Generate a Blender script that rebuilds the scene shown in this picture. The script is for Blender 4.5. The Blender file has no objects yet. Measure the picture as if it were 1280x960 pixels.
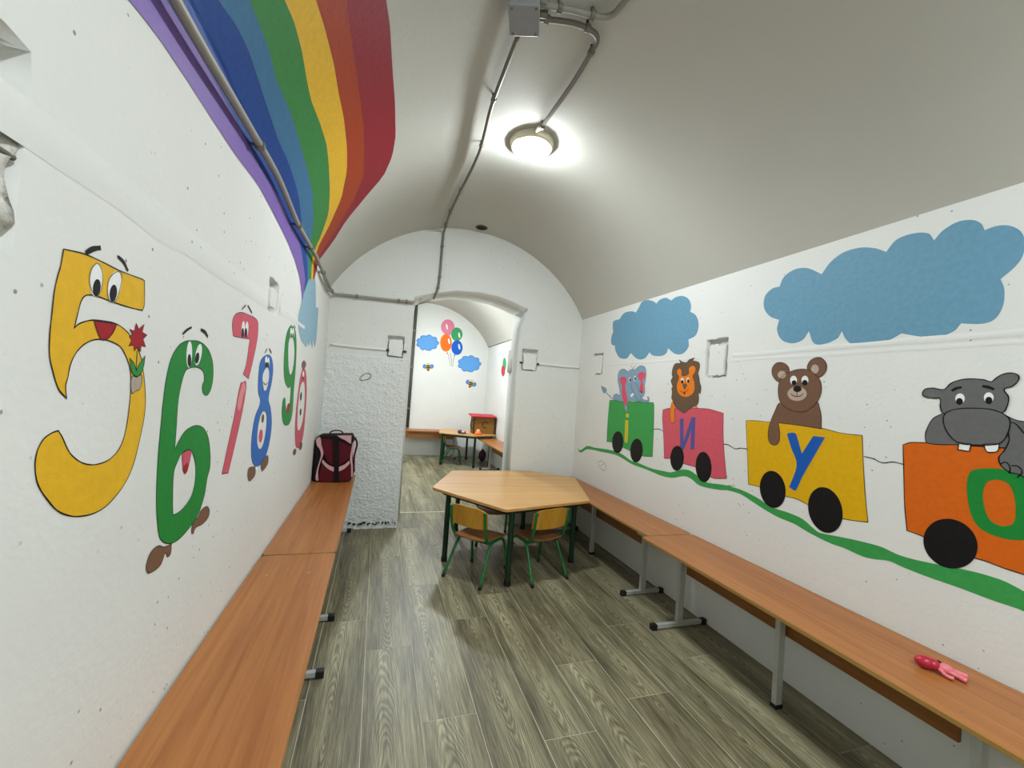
import bpy, bmesh, math, random
from mathutils import Vector, Matrix, noise

# ------------------------------------------------------------------ camera, world, light, exposure
scene = bpy.context.scene
COL = scene.collection
cam_data = bpy.data.cameras.new('camera')
cam = bpy.data.objects.new('camera', cam_data)
COL.objects.link(cam)
cam_data.sensor_width = 36.0
cam_data.lens = 36.0 * 525.93 / 1280.0
cam_data.clip_start = 0.02
YAW, PITCH, ROLL = 0.305445, 0.020525, 0.069852
fwd = Vector((math.sin(YAW) * math.cos(PITCH), math.cos(YAW) * math.cos(PITCH), math.sin(PITCH)))
rgt0 = Vector((math.cos(YAW), -math.sin(YAW), 0))
up0 = rgt0.cross(fwd)
rgt = math.cos(ROLL) * rgt0 + math.sin(ROLL) * up0
upv = -math.sin(ROLL) * rgt0 + math.cos(ROLL) * up0
m = Matrix((rgt, upv, -fwd)).transposed().to_4x4()
m.translation = Vector((0, 0, 1.35))
cam.matrix_world = m
scene.camera = cam

world = bpy.data.worlds.new('world')
scene.world = world
world.use_nodes = True
world.node_tree.nodes['Background'].inputs[0].default_value = (0.9, 0.93, 1.0, 1)
world.node_tree.nodes['Background'].inputs[1].default_value = 0.05

scene.view_settings.view_transform = 'Standard'
scene.view_settings.look = 'None'
scene.view_settings.gamma = 1.0
scene.view_settings.use_curve_mapping = False
scene.view_settings.exposure = 1.98
LAMP_STRENGTH = 62.0          # glow of the round ceiling lamps
LAMP_STRENGTH_BACK = 108.0     # the lamp behind the viewer
LAMP_STRENGTH_BEYOND = 140.0   # the lamp of the room beyond the doorway

# ------------------------------------------------------------------ dimensions of the place (metres)
XL, XR = -0.477, 2.047          # side walls
YB, YB2 = 4.12, 4.58            # near and far face of the wall with the doorway
YF = 8.40                       # end wall of the room beyond
XFR = 2.09
YN = -2.4                       # wall behind the viewer
ZS = 2.19                       # springing line of the vault
VCX = 0.785
CH = 1.262
VR = (CH * CH + 0.745 ** 2) / (2 * 0.745)
VCZ = ZS + 0.745 - VR
ANG0 = math.atan2(ZS - VCZ, -CH)

# ------------------------------------------------------------------ materials
def lin(c):
    r = []
    for v in c:
        v /= 255.0
        r.append(v / 12.92 if v <= 0.04045 else ((v + 0.055) / 1.055) ** 2.4)
    return (r[0], r[1], r[2], 1.0)

MATS = {}
def new_mat(name):
    mt = bpy.data.materials.new(name)
    mt.use_nodes = True
    nt = mt.node_tree
    return mt, nt, nt.nodes['Principled BSDF']

def nd(nt, kind, **kw):
    n = nt.nodes.new(kind)
    for k, v in kw.items():
        setattr(n, k, v)
    return n

def ramp(nt, fac, stops):
    r = nd(nt, 'ShaderNodeValToRGB')
    while len(r.color_ramp.elements) < len(stops):
        r.color_ramp.elements.new(0.5)
    for e, (p, c) in zip(r.color_ramp.elements, stops):
        e.position = p
        e.color = c
    nt.links.new(fac, r.inputs[0])
    return r.outputs[0]

def mixc(nt, fac, a, b, mode='MIX'):
    mx = nd(nt, 'ShaderNodeMix', data_type='RGBA', blend_type=mode)
    for sock, v in ((mx.inputs[0], fac), (mx.inputs[6], a), (mx.inputs[7], b)):
        if hasattr(v, 'is_output'):
            nt.links.new(v, sock)
        else:
            sock.default_value = v
    return mx.outputs[2]

def plain(name, rgb, rough=0.6, metal=0.0, vary=0.06, bump=0.0, scale=30.0):
    if name in MATS:
        return MATS[name]
    mt, nt, b = new_mat(name)
    tc = nd(nt, 'ShaderNodeTexCoord')
    nz = nd(nt, 'ShaderNodeTexNoise')
    nz.inputs['Scale'].default_value = scale
    nz.inputs['Detail'].default_value = 4
    nt.links.new(tc.outputs['Object'], nz.inputs['Vector'])
    c = lin(rgb)
    lo = tuple(max(0, v * (1 - vary)) for v in c[:3]) + (1,)
    hi = tuple(min(1, v * (1 + vary)) for v in c[:3]) + (1,)
    nt.links.new(ramp(nt, nz.outputs[0], [(0.3, lo), (0.7, hi)]), b.inputs['Base Color'])
    b.inputs['Roughness'].default_value = rough
    b.inputs['Specular IOR Level'].default_value = 0.25 if rough > 0.5 else 0.5
    b.inputs['Metallic'].default_value = metal
    if bump:
        bp = nd(nt, 'ShaderNodeBump')
        bp.inputs['Strength'].default_value = bump
        bp.inputs['Distance'].default_value = 0.004
        nt.links.new(nz.outputs[0], bp.inputs['Height'])
        nt.links.new(bp.outputs[0], b.inputs['Normal'])
    MATS[name] = mt
    return mt

def plaster(name, rgb, bump=0.35, specks=True, fine=55.0, coarse=3.0, rough=0.75):
    if name in MATS:
        return MATS[name]
    mt, nt, b = new_mat(name)
    tc = nd(nt, 'ShaderNodeTexCoord')
    P = tc.outputs['Object']
    def noise_(s, d=5):
        n = nd(nt, 'ShaderNodeTexNoise')
        n.inputs['Scale'].default_value = s
        n.inputs['Detail'].default_value = d
        nt.links.new(P, n.inputs['Vector'])
        return n.outputs[0]
    c = lin(rgb)
    stain = ramp(nt, noise_(1.6, 6), [(0.3, tuple(v * 0.95 for v in c[:3]) + (1,)), (0.65, c)])
    col = stain
    if specks:
        vo = nd(nt, 'ShaderNodeTexVoronoi')
        vo.inputs['Scale'].default_value = 24.0
        nt.links.new(P, vo.inputs['Vector'])
        spot = ramp(nt, vo.outputs['Distance'], [(0.065, (1, 1, 1, 1)), (0.10, (0, 0, 0, 1))])
        mask = ramp(nt, noise_(4.0, 3), [(0.45, (0, 0, 0, 1)), (0.53, (1, 1, 1, 1))])
        mm = nd(nt, 'ShaderNodeMath', operation='MULTIPLY')
        nt.links.new(spot, mm.inputs[0]); nt.links.new(mask, mm.inputs[1])
        m2 = nd(nt, 'ShaderNodeMath', operation='MULTIPLY')
        nt.links.new(mm.outputs[0], m2.inputs[0]); m2.inputs[1].default_value = 0.75
        col = mixc(nt, m2.outputs[0], stain, lin((90, 84, 74)))
    nt.links.new(col, b.inputs['Base Color'])
    b.inputs['Roughness'].default_value = rough
    ad = nd(nt, 'ShaderNodeMath', operation='MULTIPLY_ADD')
    nt.links.new(noise_(coarse, 4), ad.inputs[0]); ad.inputs[1].default_value = 4.0
    nt.links.new(noise_(fine, 6), ad.inputs[2])
    bp = nd(nt, 'ShaderNodeBump')
    bp.inputs['Strength'].default_value = bump
    bp.inputs['Distance'].default_value = 0.006
    nt.links.new(ad.outputs[0], bp.inputs['Height'])
    nt.links.new(bp.outputs[0], b.inputs['Normal'])
    MATS[name] = mt
    return mt

def wood(name, dark, light, axis='Y', rough=0.4, scale=1.0):
    if name in MATS:
        return MATS[name]
    mt, nt, b = new_mat(name)
    tc = nd(nt, 'ShaderNodeTexCoord')
    mp = nd(nt, 'ShaderNodeMapping')
    s = [55.0 * scale] * 3
    s['XYZ'.index(axis)] = 1.8 * scale
    mp.inputs['Scale'].default_value = s
    nt.links.new(tc.outputs['Object'], mp.inputs['Vector'])
    n1 = nd(nt, 'ShaderNodeTexNoise')
    n1.inputs['Scale'].default_value = 1.0; n1.inputs['Detail'].default_value = 8; n1.inputs['Roughness'].default_value = 0.65
    nt.links.new(mp.outputs[0], n1.inputs['Vector'])
    mp2 = nd(nt, 'ShaderNodeMapping')
    s2 = [9.0 * scale] * 3
    s2['XYZ'.index(axis)] = 0.7 * scale
    mp2.inputs['Scale'].default_value = s2
    nt.links.new(tc.outputs['Object'], mp2.inputs['Vector'])
    n2 = nd(nt, 'ShaderNodeTexNoise')
    n2.inputs['Scale'].default_value = 1.0; n2.inputs['Detail'].default_value = 3
    nt.links.new(mp2.outputs[0], n2.inputs['Vector'])
    ad = nd(nt, 'ShaderNodeMath', operation='MULTIPLY_ADD')
    nt.links.new(n2.outputs[0], ad.inputs[0]); ad.inputs[1].default_value = 0.6
    nt.links.new(n1.outputs[0], ad.inputs[2])
    c = ramp(nt, ad.outputs[0], [(0.55, lin(dark)), (1.0, lin(light))])
    nt.links.new(c, b.inputs['Base Color'])
    b.inputs['Roughness'].default_value = rough
    MATS[name] = mt
    return mt

def floor_mat():
    mt, nt, b = new_mat('grey_oak_vinyl')
    tc = nd(nt, 'ShaderNodeTexCoord')
    oi = nd(nt, 'ShaderNodeObjectInfo')
    # plank-local coordinates moved by a random amount so that no two planks show the same grain
    off = nd(nt, 'ShaderNodeVectorMath', operation='SCALE')
    off.inputs[0].default_value = (0.05, 1.0, 13.0)
    sh = nd(nt, 'ShaderNodeMath', operation='SUBTRACT')
    nt.links.new(oi.outputs['Random'], sh.inputs[0]); sh.inputs[1].default_value = 0.5
    nt.links.new(sh.outputs[0], off.inputs['Scale'])
    pos = nd(nt, 'ShaderNodeVectorMath', operation='ADD')
    nt.links.new(tc.outputs['Object'], pos.inputs[0]); nt.links.new(off.outputs[0], pos.inputs[1])
    def mapped(sc):
        mp = nd(nt, 'ShaderNodeMapping')
        mp.inputs['Scale'].default_value = sc
        nt.links.new(pos.outputs[0], mp.inputs['Vector'])
        return mp.outputs[0]
    dn = nd(nt, 'ShaderNodeTexNoise')
    dn.inputs['Scale'].default_value = 1.0; dn.inputs['Detail'].default_value = 3
    nt.links.new(mapped((7, 2.6, 1)), dn.inputs['Vector'])
    wx = nd(nt, 'ShaderNodeVectorMath', operation='MULTIPLY_ADD')
    nt.links.new(dn.outputs['Color'], wx.inputs[0]); wx.inputs[1].default_value = (0.5, 0.5, 0)
    nt.links.new(mapped((13, 1.15, 0)), wx.inputs[2])
    wv = nd(nt, 'ShaderNodeTexWave', wave_type='RINGS', rings_direction='Z')
    wv.inputs['Scale'].default_value = 4.4; wv.inputs['Distortion'].default_value = 1.2
    wv.inputs['Detail'].default_value = 3; wv.inputs['Detail Scale'].default_value = 2.0
    nt.links.new(wx.outputs[0], wv.inputs['Vector'])
    fb = nd(nt, 'ShaderNodeTexNoise')
    fb.inputs['Scale'].default_value = 1.0; fb.inputs['Detail'].default_value = 9; fb.inputs['Roughness'].default_value = 0.7
    nt.links.new(mapped((120, 5, 1)), fb.inputs['Vector'])
    bl = nd(nt, 'ShaderNodeTexNoise')
    bl.inputs['Scale'].default_value = 1.0; bl.inputs['Detail'].default_value = 3
    nt.links.new(mapped((11, 1.3, 1)), bl.inputs['Vector'])
    a1 = nd(nt, 'ShaderNodeMath', operation='MULTIPLY_ADD')
    sx = nd(nt, 'ShaderNodeSeparateXYZ'); nt.links.new(pos.outputs[0], sx.inputs[0])
    ab = nd(nt, 'ShaderNodeMath', operation='ABSOLUTE'); nt.links.new(sx.outputs[0], ab.inputs[0])
    mr = nd(nt, 'ShaderNodeMapRange'); mr.inputs['From Min'].default_value = 0.03; mr.inputs['From Max'].default_value = 0.085
    mr.inputs['To Min'].default_value = 0.19; mr.inputs['To Max'].default_value = 0.03
    nt.links.new(ab.outputs[0], mr.inputs['Value'])
    nt.links.new(wv.outputs['Fac'], a1.inputs[0]); nt.links.new(mr.outputs[0], a1.inputs[1])
    nt.links.new(fb.outputs[0], a1.inputs[2])
    a2 = nd(nt, 'ShaderNodeMath', operation='MULTIPLY_ADD')
    nt.links.new(bl.outputs[0], a2.inputs[0]); a2.inputs[1].default_value = 0.62
    nt.links.new(a1.outputs[0], a2.inputs[2])
    a3 = nd(nt, 'ShaderNodeMath', operation='MULTIPLY_ADD')
    nt.links.new(oi.outputs['Random'], a3.inputs[0]); a3.inputs[1].default_value = 0.10
    nt.links.new(a2.outputs[0], a3.inputs[2])
    sub = nd(nt, 'ShaderNodeMath', operation='SUBTRACT')
    nt.links.new(a3.outputs[0], sub.inputs[0]); sub.inputs[1].default_value = 0.42
    c = ramp(nt, sub.outputs[0], [(0.2, lin((62, 57, 40))), (0.42, lin((104, 98, 74))), (0.58, lin((136, 130, 101))), (0.85, lin((186, 180, 148)))])
    nt.links.new(c, b.inputs['Base Color'])
    b.inputs['Roughness'].default_value = 0.42
    bp = nd(nt, 'ShaderNodeBump')
    bp.inputs['Strength'].default_value = 0.15; bp.inputs['Distance'].default_value = 0.001
    nt.links.new(fb.outputs[0], bp.inputs['Height']); nt.links.new(bp.outputs[0], b.inputs['Normal'])
    return mt

WALL = plaster('white_plaster', (228, 229, 225), bump=0.16, coarse=1.6)
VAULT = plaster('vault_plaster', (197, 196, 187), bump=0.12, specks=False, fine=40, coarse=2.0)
ROUGH = plaster('rough_plaster', (222, 225, 223), bump=0.5, specks=True, fine=38, coarse=16)
BACKW = plaster('doorway_wall_plaster', (220, 222, 217), bump=0.3, fine=40, coarse=4)
FLOOR = floor_mat()
SEAM = plain('pale_seam', (198, 192, 166), 0.7, vary=0.25, scale=5)
BEECH = wood('bench_laminate', (143, 83, 35), (177, 115, 59), 'Y', 0.38)
BEECHT = wood('table_laminate', (186, 135, 74), (214, 166, 101), 'X', 0.36, 0.8)
EDGE = wood('bench_edge', (140, 104, 44), (172, 134, 68), 'Y', 0.5)
APRON = wood('apron_board', (112, 66, 18), (142, 88, 30), 'Y', 0.5)
PLY = wood('chair_plywood', (184, 128, 34), (212, 158, 56), 'Z', 0.42)
PLYS = wood('seat_plywood', (132, 82, 42), (168, 116, 68), 'Y', 0.42)
STEEL = plain('grey_steel', (186, 188, 184), 0.42, 0.25)
GREEN = plain('green_enamel', (18, 106, 46), 0.32)
DGREEN = plain('dark_green_enamel', (8, 48, 28), 0.32)
BLACK = plain('black_plastic', (16, 16, 17), 0.5)
PIPE = plain('grey_plastic_conduit', (150, 147, 138), 0.5)
PIPED = plain('darker_conduit', (118, 112, 102), 0.5)
CREAM = plain('cream_plastic', (222, 214, 190), 0.4)
BOXG = plain('grey_junction_plastic', (150, 154, 158), 0.45)

SRGB = dict(white=(238, 240, 238), black=(14, 14, 16), grey=(120, 120, 120), yellow5=(228, 178, 34), green6=(24, 132, 52),
    darkred=(160, 18, 34), dkgreen=(24, 84, 40), leafgreen=(44, 140, 66), greypink=(176, 160, 146), tongue=(206, 84, 104),
    shoebrown=(122, 88, 66), pink7=(208, 86, 104), wornpink=(222, 140, 142), blue8=(42, 104, 184), pink0=(200, 84, 104),
    cloudblue=(106, 154, 180), cloudblue2=(140, 178, 196), pathgreen=(60, 156, 78), wagongreen=(62, 158, 78), yellowW=(206, 190, 44),
    elephant=(132, 162, 184), dkblue=(54, 72, 100), earpink=(222, 82, 104), wagonpink=(212, 88, 102), dkred2=(120, 40, 52),
    blueL=(88, 84, 152), lionorange=(232, 126, 28), rust=(122, 54, 16), mane=(104, 82, 62), dkbrown=(58, 38, 26),
    wagonyellow=(222, 172, 4), blueY=(20, 88, 176), bearbrown=(116, 84, 64), bearpink=(184, 162, 148), wagonorange=(214, 100, 14),
    hippo=(104, 104, 104), pencil=(118, 114, 104), bpink=(226, 130, 156), bgreen=(60, 160, 96), bblue=(20, 96, 200), borange=(246, 116, 18),
    bred=(196, 52, 66), bcloud=(96, 160, 224), bcloud2=(64, 124, 196), beeblue=(88, 136, 196), beeyellow=(222, 176, 50),
    rpurple=(124, 96, 172), rdblue=(8, 66, 146), rmblue=(60, 116, 158), rgreen=(54, 134, 64), ryellow=(230, 182, 40),
    rorange=(166, 58, 10), rred=(146, 28, 42), maroon=(84, 8, 24), bagpink=(206, 160, 164), bagblack=(10, 6, 9))
def paint(key):
    return plain('paint_' + key, SRGB[key], 0.55, vary=0.05, bump=0.25, scale=45)

# ------------------------------------------------------------------ mesh helpers
def add_obj(name, bm, mat, parent=None, smooth=False, mats=None):
    me = bpy.data.meshes.new(name)
    bmesh.ops.recalc_face_normals(bm, faces=bm.faces)
    bm.to_mesh(me); bm.free()
    for mm in (mats or [mat]):
        me.materials.append(mm)
    if smooth:
        for p in me.polygons:
            p.use_smooth = True
    o = bpy.data.objects.new(name, me)
    COL.objects.link(o)
    if parent:
        o.parent = parent
    return o

def empty(name, label, cat, loc=(0, 0, 0), rz=0.0, group=None):
    o = bpy.data.objects.new(name, None)
    o.empty_display_size = 0.05
    COL.objects.link(o)
    o.location = loc; o.rotation_euler = (0, 0, rz)
    o['label'] = label; o['category'] = cat
    if group:
        o['group'] = group
    return o

def tag(o, label, cat, group=None):
    o['label'] = label; o['category'] = cat
    if group:
        o['group'] = group
    return o

def struct(o):
    o['kind'] = 'structure'
    return o

def box(bm, x0, x1, y0, y1, z0, z1, bev=0.0):
    r = bmesh.ops.create_cube(bm, size=1.0)
    vs = r['verts']
    for v in vs:
        v.co = Vector(((x0 + x1) / 2 + v.co.x * (x1 - x0), (y0 + y1) / 2 + v.co.y * (y1 - y0), (z0 + z1) / 2 + v.co.z * (z1 - z0)))
    if bev:
        es = list({e for v in vs for e in v.link_edges})
        bmesh.ops.bevel(bm, geom=es, offset=bev, segments=2, affect='EDGES', profile=0.5)
    return bm

def boxo(name, dims, mat, parent=None, bev=0.0):
    bm = bmesh.new()
    box(bm, *dims, bev=bev)
    return add_obj(name, bm, mat, parent)

def spline(pts, n=6, closed=False):
    """Catmull-Rom through 2D/3D points; a tuple ending in a corner flag keeps its corner (2D only)."""
    P = [Vector(p) for p in pts]
    if len(P) < 3:
        return P
    out = []
    N = len(P)
    for i in range(N if closed else N - 1):
        p0 = P[(i - 1) % N] if closed or i > 0 else P[0]
        p1, p2 = P[i], P[(i + 1) % N]
        p3 = P[(i + 2) % N] if closed or i + 2 < N else P[-1]
        for k in range(n):
            t = k / n
            out.append(0.5 * ((2 * p1) + (-p0 + p2) * t + (2 * p0 - 5 * p1 + 4 * p2 - p3) * t * t + (-p0 + 3 * p1 - 3 * p2 + p3) * t ** 3))
    if not closed:
        out.append(P[-1])
    return out

def smooth2(pts, closed=True, n=5):
    """2D control points (u, v[, corner]) to a smooth polyline that keeps flagged corners."""
    P = [Vector((p[0], p[1])) for p in pts]
    C = [len(p) > 2 and bool(p[2]) for p in pts]
    N = len(P)
    if N < 3:
        return P
    out = []
    for i in range(N if closed else N - 1):
        j = (i + 1) % N
        p1, p2 = P[i], P[j]
        p0 = P[(i - 1) % N] if (closed or i > 0) and not C[i] else p1 + (p1 - p2) * 0.3
        p3 = P[(j + 1) % N] if (closed or j + 1 < N) and not C[j] else p2 + (p2 - p1) * 0.3
        if C[i] and C[j]:
            out.append(p1.copy()); continue
        for k in range(n):
            t = k / n
            # centripetal-ish: damp tangents to the segment length
            d = (p2 - p1).length
            m1 = (p2 - p0); m2 = (p3 - p1)
            m1 = m1.normalized() * d * 0.95 if m1.length > 1e-9 else m1
            m2 = m2.normalized() * d * 0.95 if m2.length > 1e-9 else m2
            h1 = 2 * t ** 3 - 3 * t * t + 1; h2 = -2 * t ** 3 + 3 * t * t
            h3 = t ** 3 - 2 * t * t + t; h4 = t ** 3 - t * t
            out.append(p1 * h1 + p2 * h2 + m1 * h3 + m2 * h4)
    if not closed:
        out.append(P[-1].copy())
    return out

def tube(bm, pts, r, seg=8, caps=True):
    P = [Vector(p) for p in pts]
    Q = [P[0]]
    for p in P[1:]:
        if (p - Q[-1]).length > 1e-5:
            Q.append(p)
    P = Q
    rings = []
    t0 = (P[1] - P[0]).normalized()
    a = Vector((0, 0, 1)) if abs(t0.z) < 0.9 else Vector((1, 0, 0))
    nrm = t0.cross(a).normalized()
    for i, p in enumerate(P):
        t = (P[min(i + 1, len(P) - 1)] - P[max(i - 1, 0)]).normalized()
        nrm = (nrm - t * nrm.dot(t)).normalized()
        bn = t.cross(nrm)
        rr = r[i] if isinstance(r, (list, tuple)) else r
        rings.append([bm.verts.new(p + (nrm * math.cos(2 * math.pi * k / seg) + bn * math.sin(2 * math.pi * k / seg)) * rr) for k in range(seg)])
    for i in range(len(rings) - 1):
        for k in range(seg):
            bm.faces.new((rings[i][k], rings[i][(k + 1) % seg], rings[i + 1][(k + 1) % seg], rings[i + 1][k]))
    if caps:
        bm.faces.new(rings[0][::-1]); bm.faces.new(rings[-1])
    return bm

def tubeo(name, pts, r, mat, parent=None, n=6, seg=8, curved=True):
    bm = bmesh.new()
    tube(bm, spline(pts, n) if curved else pts, r, seg)
    return add_obj(name, bm, mat, parent, smooth=True)

def cyl(bm, c, r1, r2, z0, z1, seg=24):
    a = [bm.verts.new((c[0] + r1 * math.cos(2 * math.pi * k / seg), c[1] + r1 * math.sin(2 * math.pi * k / seg), z0)) for k in range(seg)]
    b = [bm.verts.new((c[0] + r2 * math.cos(2 * math.pi * k / seg), c[1] + r2 * math.sin(2 * math.pi * k / seg), z1)) for k in range(seg)]
    for k in range(seg):
        bm.faces.new((a[k], a[(k + 1) % seg], b[(k + 1) % seg], b[k]))
    bm.faces.new(a[::-1]); bm.faces.new(b)
    return bm

def lathe(bm, prof, seg=32, c=(0, 0, 0)):
    rings = []
    for r, z in prof:
        if r < 1e-6:
            rings.append([bm.verts.new((c[0], c[1], c[2] + z))])
        else:
            rings.append([bm.verts.new((c[0] + r * math.cos(2 * math.pi * k / seg), c[1] + r * math.sin(2 * math.pi * k / seg), c[2] + z)) for k in range(seg)])
    for A, B in zip(rings, rings[1:]):
        for k in range(seg):
            a0, a1 = A[k % len(A)], A[(k + 1) % len(A)]
            b0, b1 = B[k % len(B)], B[(k + 1) % len(B)]
            f = []
            for v in (a0, a1, b1, b0):
                if v not in f:
                    f.append(v)
            if len(f) > 2:
                bm.faces.new(f)
    return bm

def filled(name, contours, mat, place, extrude=0.0003, parent=None, offset=0.0):
    """Flat shape with holes: 2D contours (even-odd) in a plane; place(u, v, w) gives the world point."""
    cu = bpy.data.curves.new(name, 'CURVE')
    cu.dimensions = '2D'
    cu.fill_mode = 'BOTH'
    cu.extrude = extrude
    for c in contours:
        sp = cu.splines.new('POLY')
        sp.points.add(len(c) - 1)
        for p, q in zip(sp.points, c):
            p.co = (q[0], q[1], 0, 1)
        sp.use_cyclic_u = True
    tmp = bpy.data.objects.new(name, cu)
    me = bpy.data.meshes.new_from_object(tmp)
    bpy.data.objects.remove(tmp); bpy.data.curves.remove(cu)
    for v in me.vertices:
        v.co = place(v.co.x, v.co.y, v.co.z + offset)
    bm = bmesh.new(); bm.from_mesh(me)
    bmesh.ops.remove_doubles(bm, verts=bm.verts, dist=1e-6)
    bpy.data.meshes.remove(me)
    return add_obj(name, bm, mat, parent)

def ribbon(bm, pts, w, closed, place, off, th=0.0001):
    P = [Vector((p[0], p[1])) for p in pts]
    Q = [P[0]]
    for p in P[1:]:
        if (p - Q[-1]).length > 2e-4:
            Q.append(p)
    if closed and len(Q) > 2 and (Q[0] - Q[-1]).length < 2e-4:
        Q.pop()
    P = Q; N = len(P)
    if N < 2:
        return
    L, R_ = [], []
    for i in range(N):
        a = P[(i - 1) % N] if closed or i > 0 else P[i]
        b = P[(i + 1) % N] if closed or i < N - 1 else P[i]
        d1 = (P[i] - a); d2 = (b - P[i])
        if d1.length < 1e-9: d1 = d2
        if d2.length < 1e-9: d2 = d1
        d1 = d1.normalized(); d2 = d2.normalized()
        t = d1 + d2
        t = t.normalized() if t.length > 1e-6 else d1
        nrm = Vector((-t.y, t.x))
        k = min(1.8, 1.0 / max(0.4, nrm.dot(Vector((-d1.y, d1.x)))))
        hw = w / 2 * k * (0.85 + 0.3 * abs(math.sin(i * 0.37)))
        L.append(P[i] + nrm * hw); R_.append(P[i] - nrm * hw)
    top = [(bm.verts.new(place(l.x, l.y, off + th)), bm.verts.new(place(r.x, r.y, off + th))) for l, r in zip(L, R_)]
    for i in range(N if closed else N - 1):
        j = (i + 1) % N
        bm.faces.new((top[i][0], top[i][1], top[j][1], top[j][0]))

# ------------------------------------------------------------------ the setting
def arc_pt(s, off=0.0):
    a = ANG0 - s / VR
    r = VR - off
    return (VCX + r * math.cos(a), VCZ + r * math.sin(a))
ARC_LEN = VR * (ANG0 - (math.pi - ANG0))

def left_place(u, v, w):   return Vector((XL + w, u, v))
def right_place(u, v, w):  return Vector((XR - w, u, v))
def back_place(u, v, w):   return Vector((u, YB - w, v))
def back_place_splayed(u, v, w):
    # the jambs widen towards the room beyond
    t = max(0.0, min(1.0, -w / (YB2 - YB))) if v < 2.3 else 0.0
    if 1.3 < u < 1.45:
        u += (0.052 if v < 2.0 else 0.052 * max(0.0, (2.24 - v) / 0.24)) * t
    elif 0.2 < u < 0.3:
        u += 0.045 * t
    return Vector((u, YB - w, v))
def far_place(u, v, w):    return Vector((u, YF - w, v))
def farright_place(u, v, w): return Vector((XFR - w, u, v))
def rect(u0, u1, v0, v1):  return [(u0, v0), (u1, v0), (u1, v1), (u0, v1)]
def rough_rect(u0, u1, v0, v1, amp=0.006, seed=1, n=7):
    rnd = random.Random(seed)
    out = []
    cs = rect(u0, u1, v0, v1)
    for i in range(4):
        a, b = cs[i], cs[(i + 1) % 4]
        for k in range(n):
            t = k / n
            j = 0 if k == 0 else amp
            out.append((a[0] + (b[0] - a[0]) * t + rnd.uniform(-j, j), a[1] + (b[1] - a[1]) * t + rnd.uniform(-j, j)))
    return out

T = 0.16   # thickness of the side walls
NICHES = {'L': [(0.42, 0.735, 1.485, 1.762), (2.03, 2.205, 1.632, 1.778)],
          'R': [(2.09, 2.275, 1.54, 1.79), (3.62, 3.82, 1.585, 1.80)],
          'B': [(0.05, 0.199, 1.605, 1.812), (1.385, 1.565, 1.585, 1.815)]}
def slab(name, contours, mat, place, thick):
    return struct(filled(name, contours, mat, place, extrude=thick / 2, offset=-thick / 2))

wl = slab('wall_left', [rect(YN, YB2, 0, ZS)] + [rough_rect(*n, seed=i + 3) for i, n in enumerate(NICHES['L'])], WALL, left_place, T)
wr = slab('wall_right', [rect(YN, YB2, 0, ZS)] + [rough_rect(*n, seed=i + 13) for i, n in enumerate(NICHES['R'])], WALL, right_place, T)
opening = [(0.262, 0.0), (0.256, 1.2), (0.254, 2.145), (0.262, 2.205), (0.36, 2.235), (0.48, 2.272), (0.66, 2.318), (0.9, 2.332), (1.1, 2.318), (1.25, 2.282),
           (1.36, 2.246), (1.42, 2.236), (1.412, 2.17), (1.375, 2.09), (1.35, 2.0), (1.342, 1.85), (1.34, 1.2), (1.345, 0.0)]
outer = [(-1.0, 0), opening[0]] + opening[1:-1] + [opening[-1], (2.6, 0), (2.6, 3.3), (-1.0, 3.3)]
wb = slab('wall_back', [outer] + [rough_rect(*n, seed=i + 23, amp=0.004) for i, n in enumerate(NICHES['B'])], BACKW, back_place_splayed, YB2 - YB)
struct(boxo('wall_front', (-1.0, 2.6, YN - 0.2, YN, 0, 3.3), WALL))
struct(boxo('wall_far', (-1.0, 2.6, YF, YF + 0.2, 0, 3.3), WALL))
struct(boxo('wall_far_left', (-0.65, -0.49, YB2, YF, 0, ZS + 0.02), WALL))
struct(boxo('wall_far_right', (XFR, XFR + 0.16, YB2, YF, 0, 2.24), WALL))

def vault(name, y0, y1, cx_shift, z_shift, ystep, sag=0.0025):
    bm = bmesh.new()
    ny = int((y1 - y0) / ystep); na = 56
    inner, outer_ = [], []
    for off, store in ((0.0, inner), (-0.14, outer_)):
        for j in range(ny + 1):
            y = y0 + (y1 - y0) * j / ny
            row = []
            for i in range(na + 1):
                x, z = arc_pt(ARC_LEN * i / na, off)
                d = 0.0
                if off == 0.0 and 0 < i < na:
                    d = sag * noise.noise(Vector((x * 1.7, y * 1.3, 3.1)))
                row.append(bm.verts.new((x + cx_shift, y, z + z_shift + d)))
            store.append(row)
    for S in (inner, outer_):
        for j in range(ny):
            for i in range(na):
                bm.faces.new((S[j][i], S[j][i + 1], S[j + 1][i + 1], S[j + 1][i]))
    return struct(add_obj(name, bm, VAULT, smooth=True))
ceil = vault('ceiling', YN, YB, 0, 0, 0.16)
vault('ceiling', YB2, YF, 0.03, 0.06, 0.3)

# niches left by old bolts: recessed back and a plug of mortar in each
def niche(wall, place, n, depth, plug, seed, thick):
    u0, u1, v0, v1 = n
    filled('niche_back', [rect(u0 - 0.012, u1 + 0.012, v0 - 0.012, v1 + 0.012)], plaster('niche_plaster', (206, 204, 196), 0.9, fine=24, coarse=18), place, (thick - depth - 0.004) / 2, wall, -(thick + depth) / 2)
    if plug:
        a, b, c, d = plug
        filled('niche_plug', [rough_rect(a, b, c, d, 0.006, seed)], WALL, place, depth / 2, wall, -depth / 2 + 0.002)
niche(wl, left_place, NICHES['L'][0], 0.075, None, 1, T)
niche(wl, left_place, NICHES['L'][1], 0.03, (2.06, 2.17, 1.655, 1.735), 2, T)
niche(wr, right_place, NICHES['R'][0], 0.03, (2.115, 2.238, 1.553, 1.745), 3, T)
niche(wr, right_place, NICHES['R'][1], 0.03, (3.66, 3.78, 1.6, 1.775), 4, T)
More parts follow.
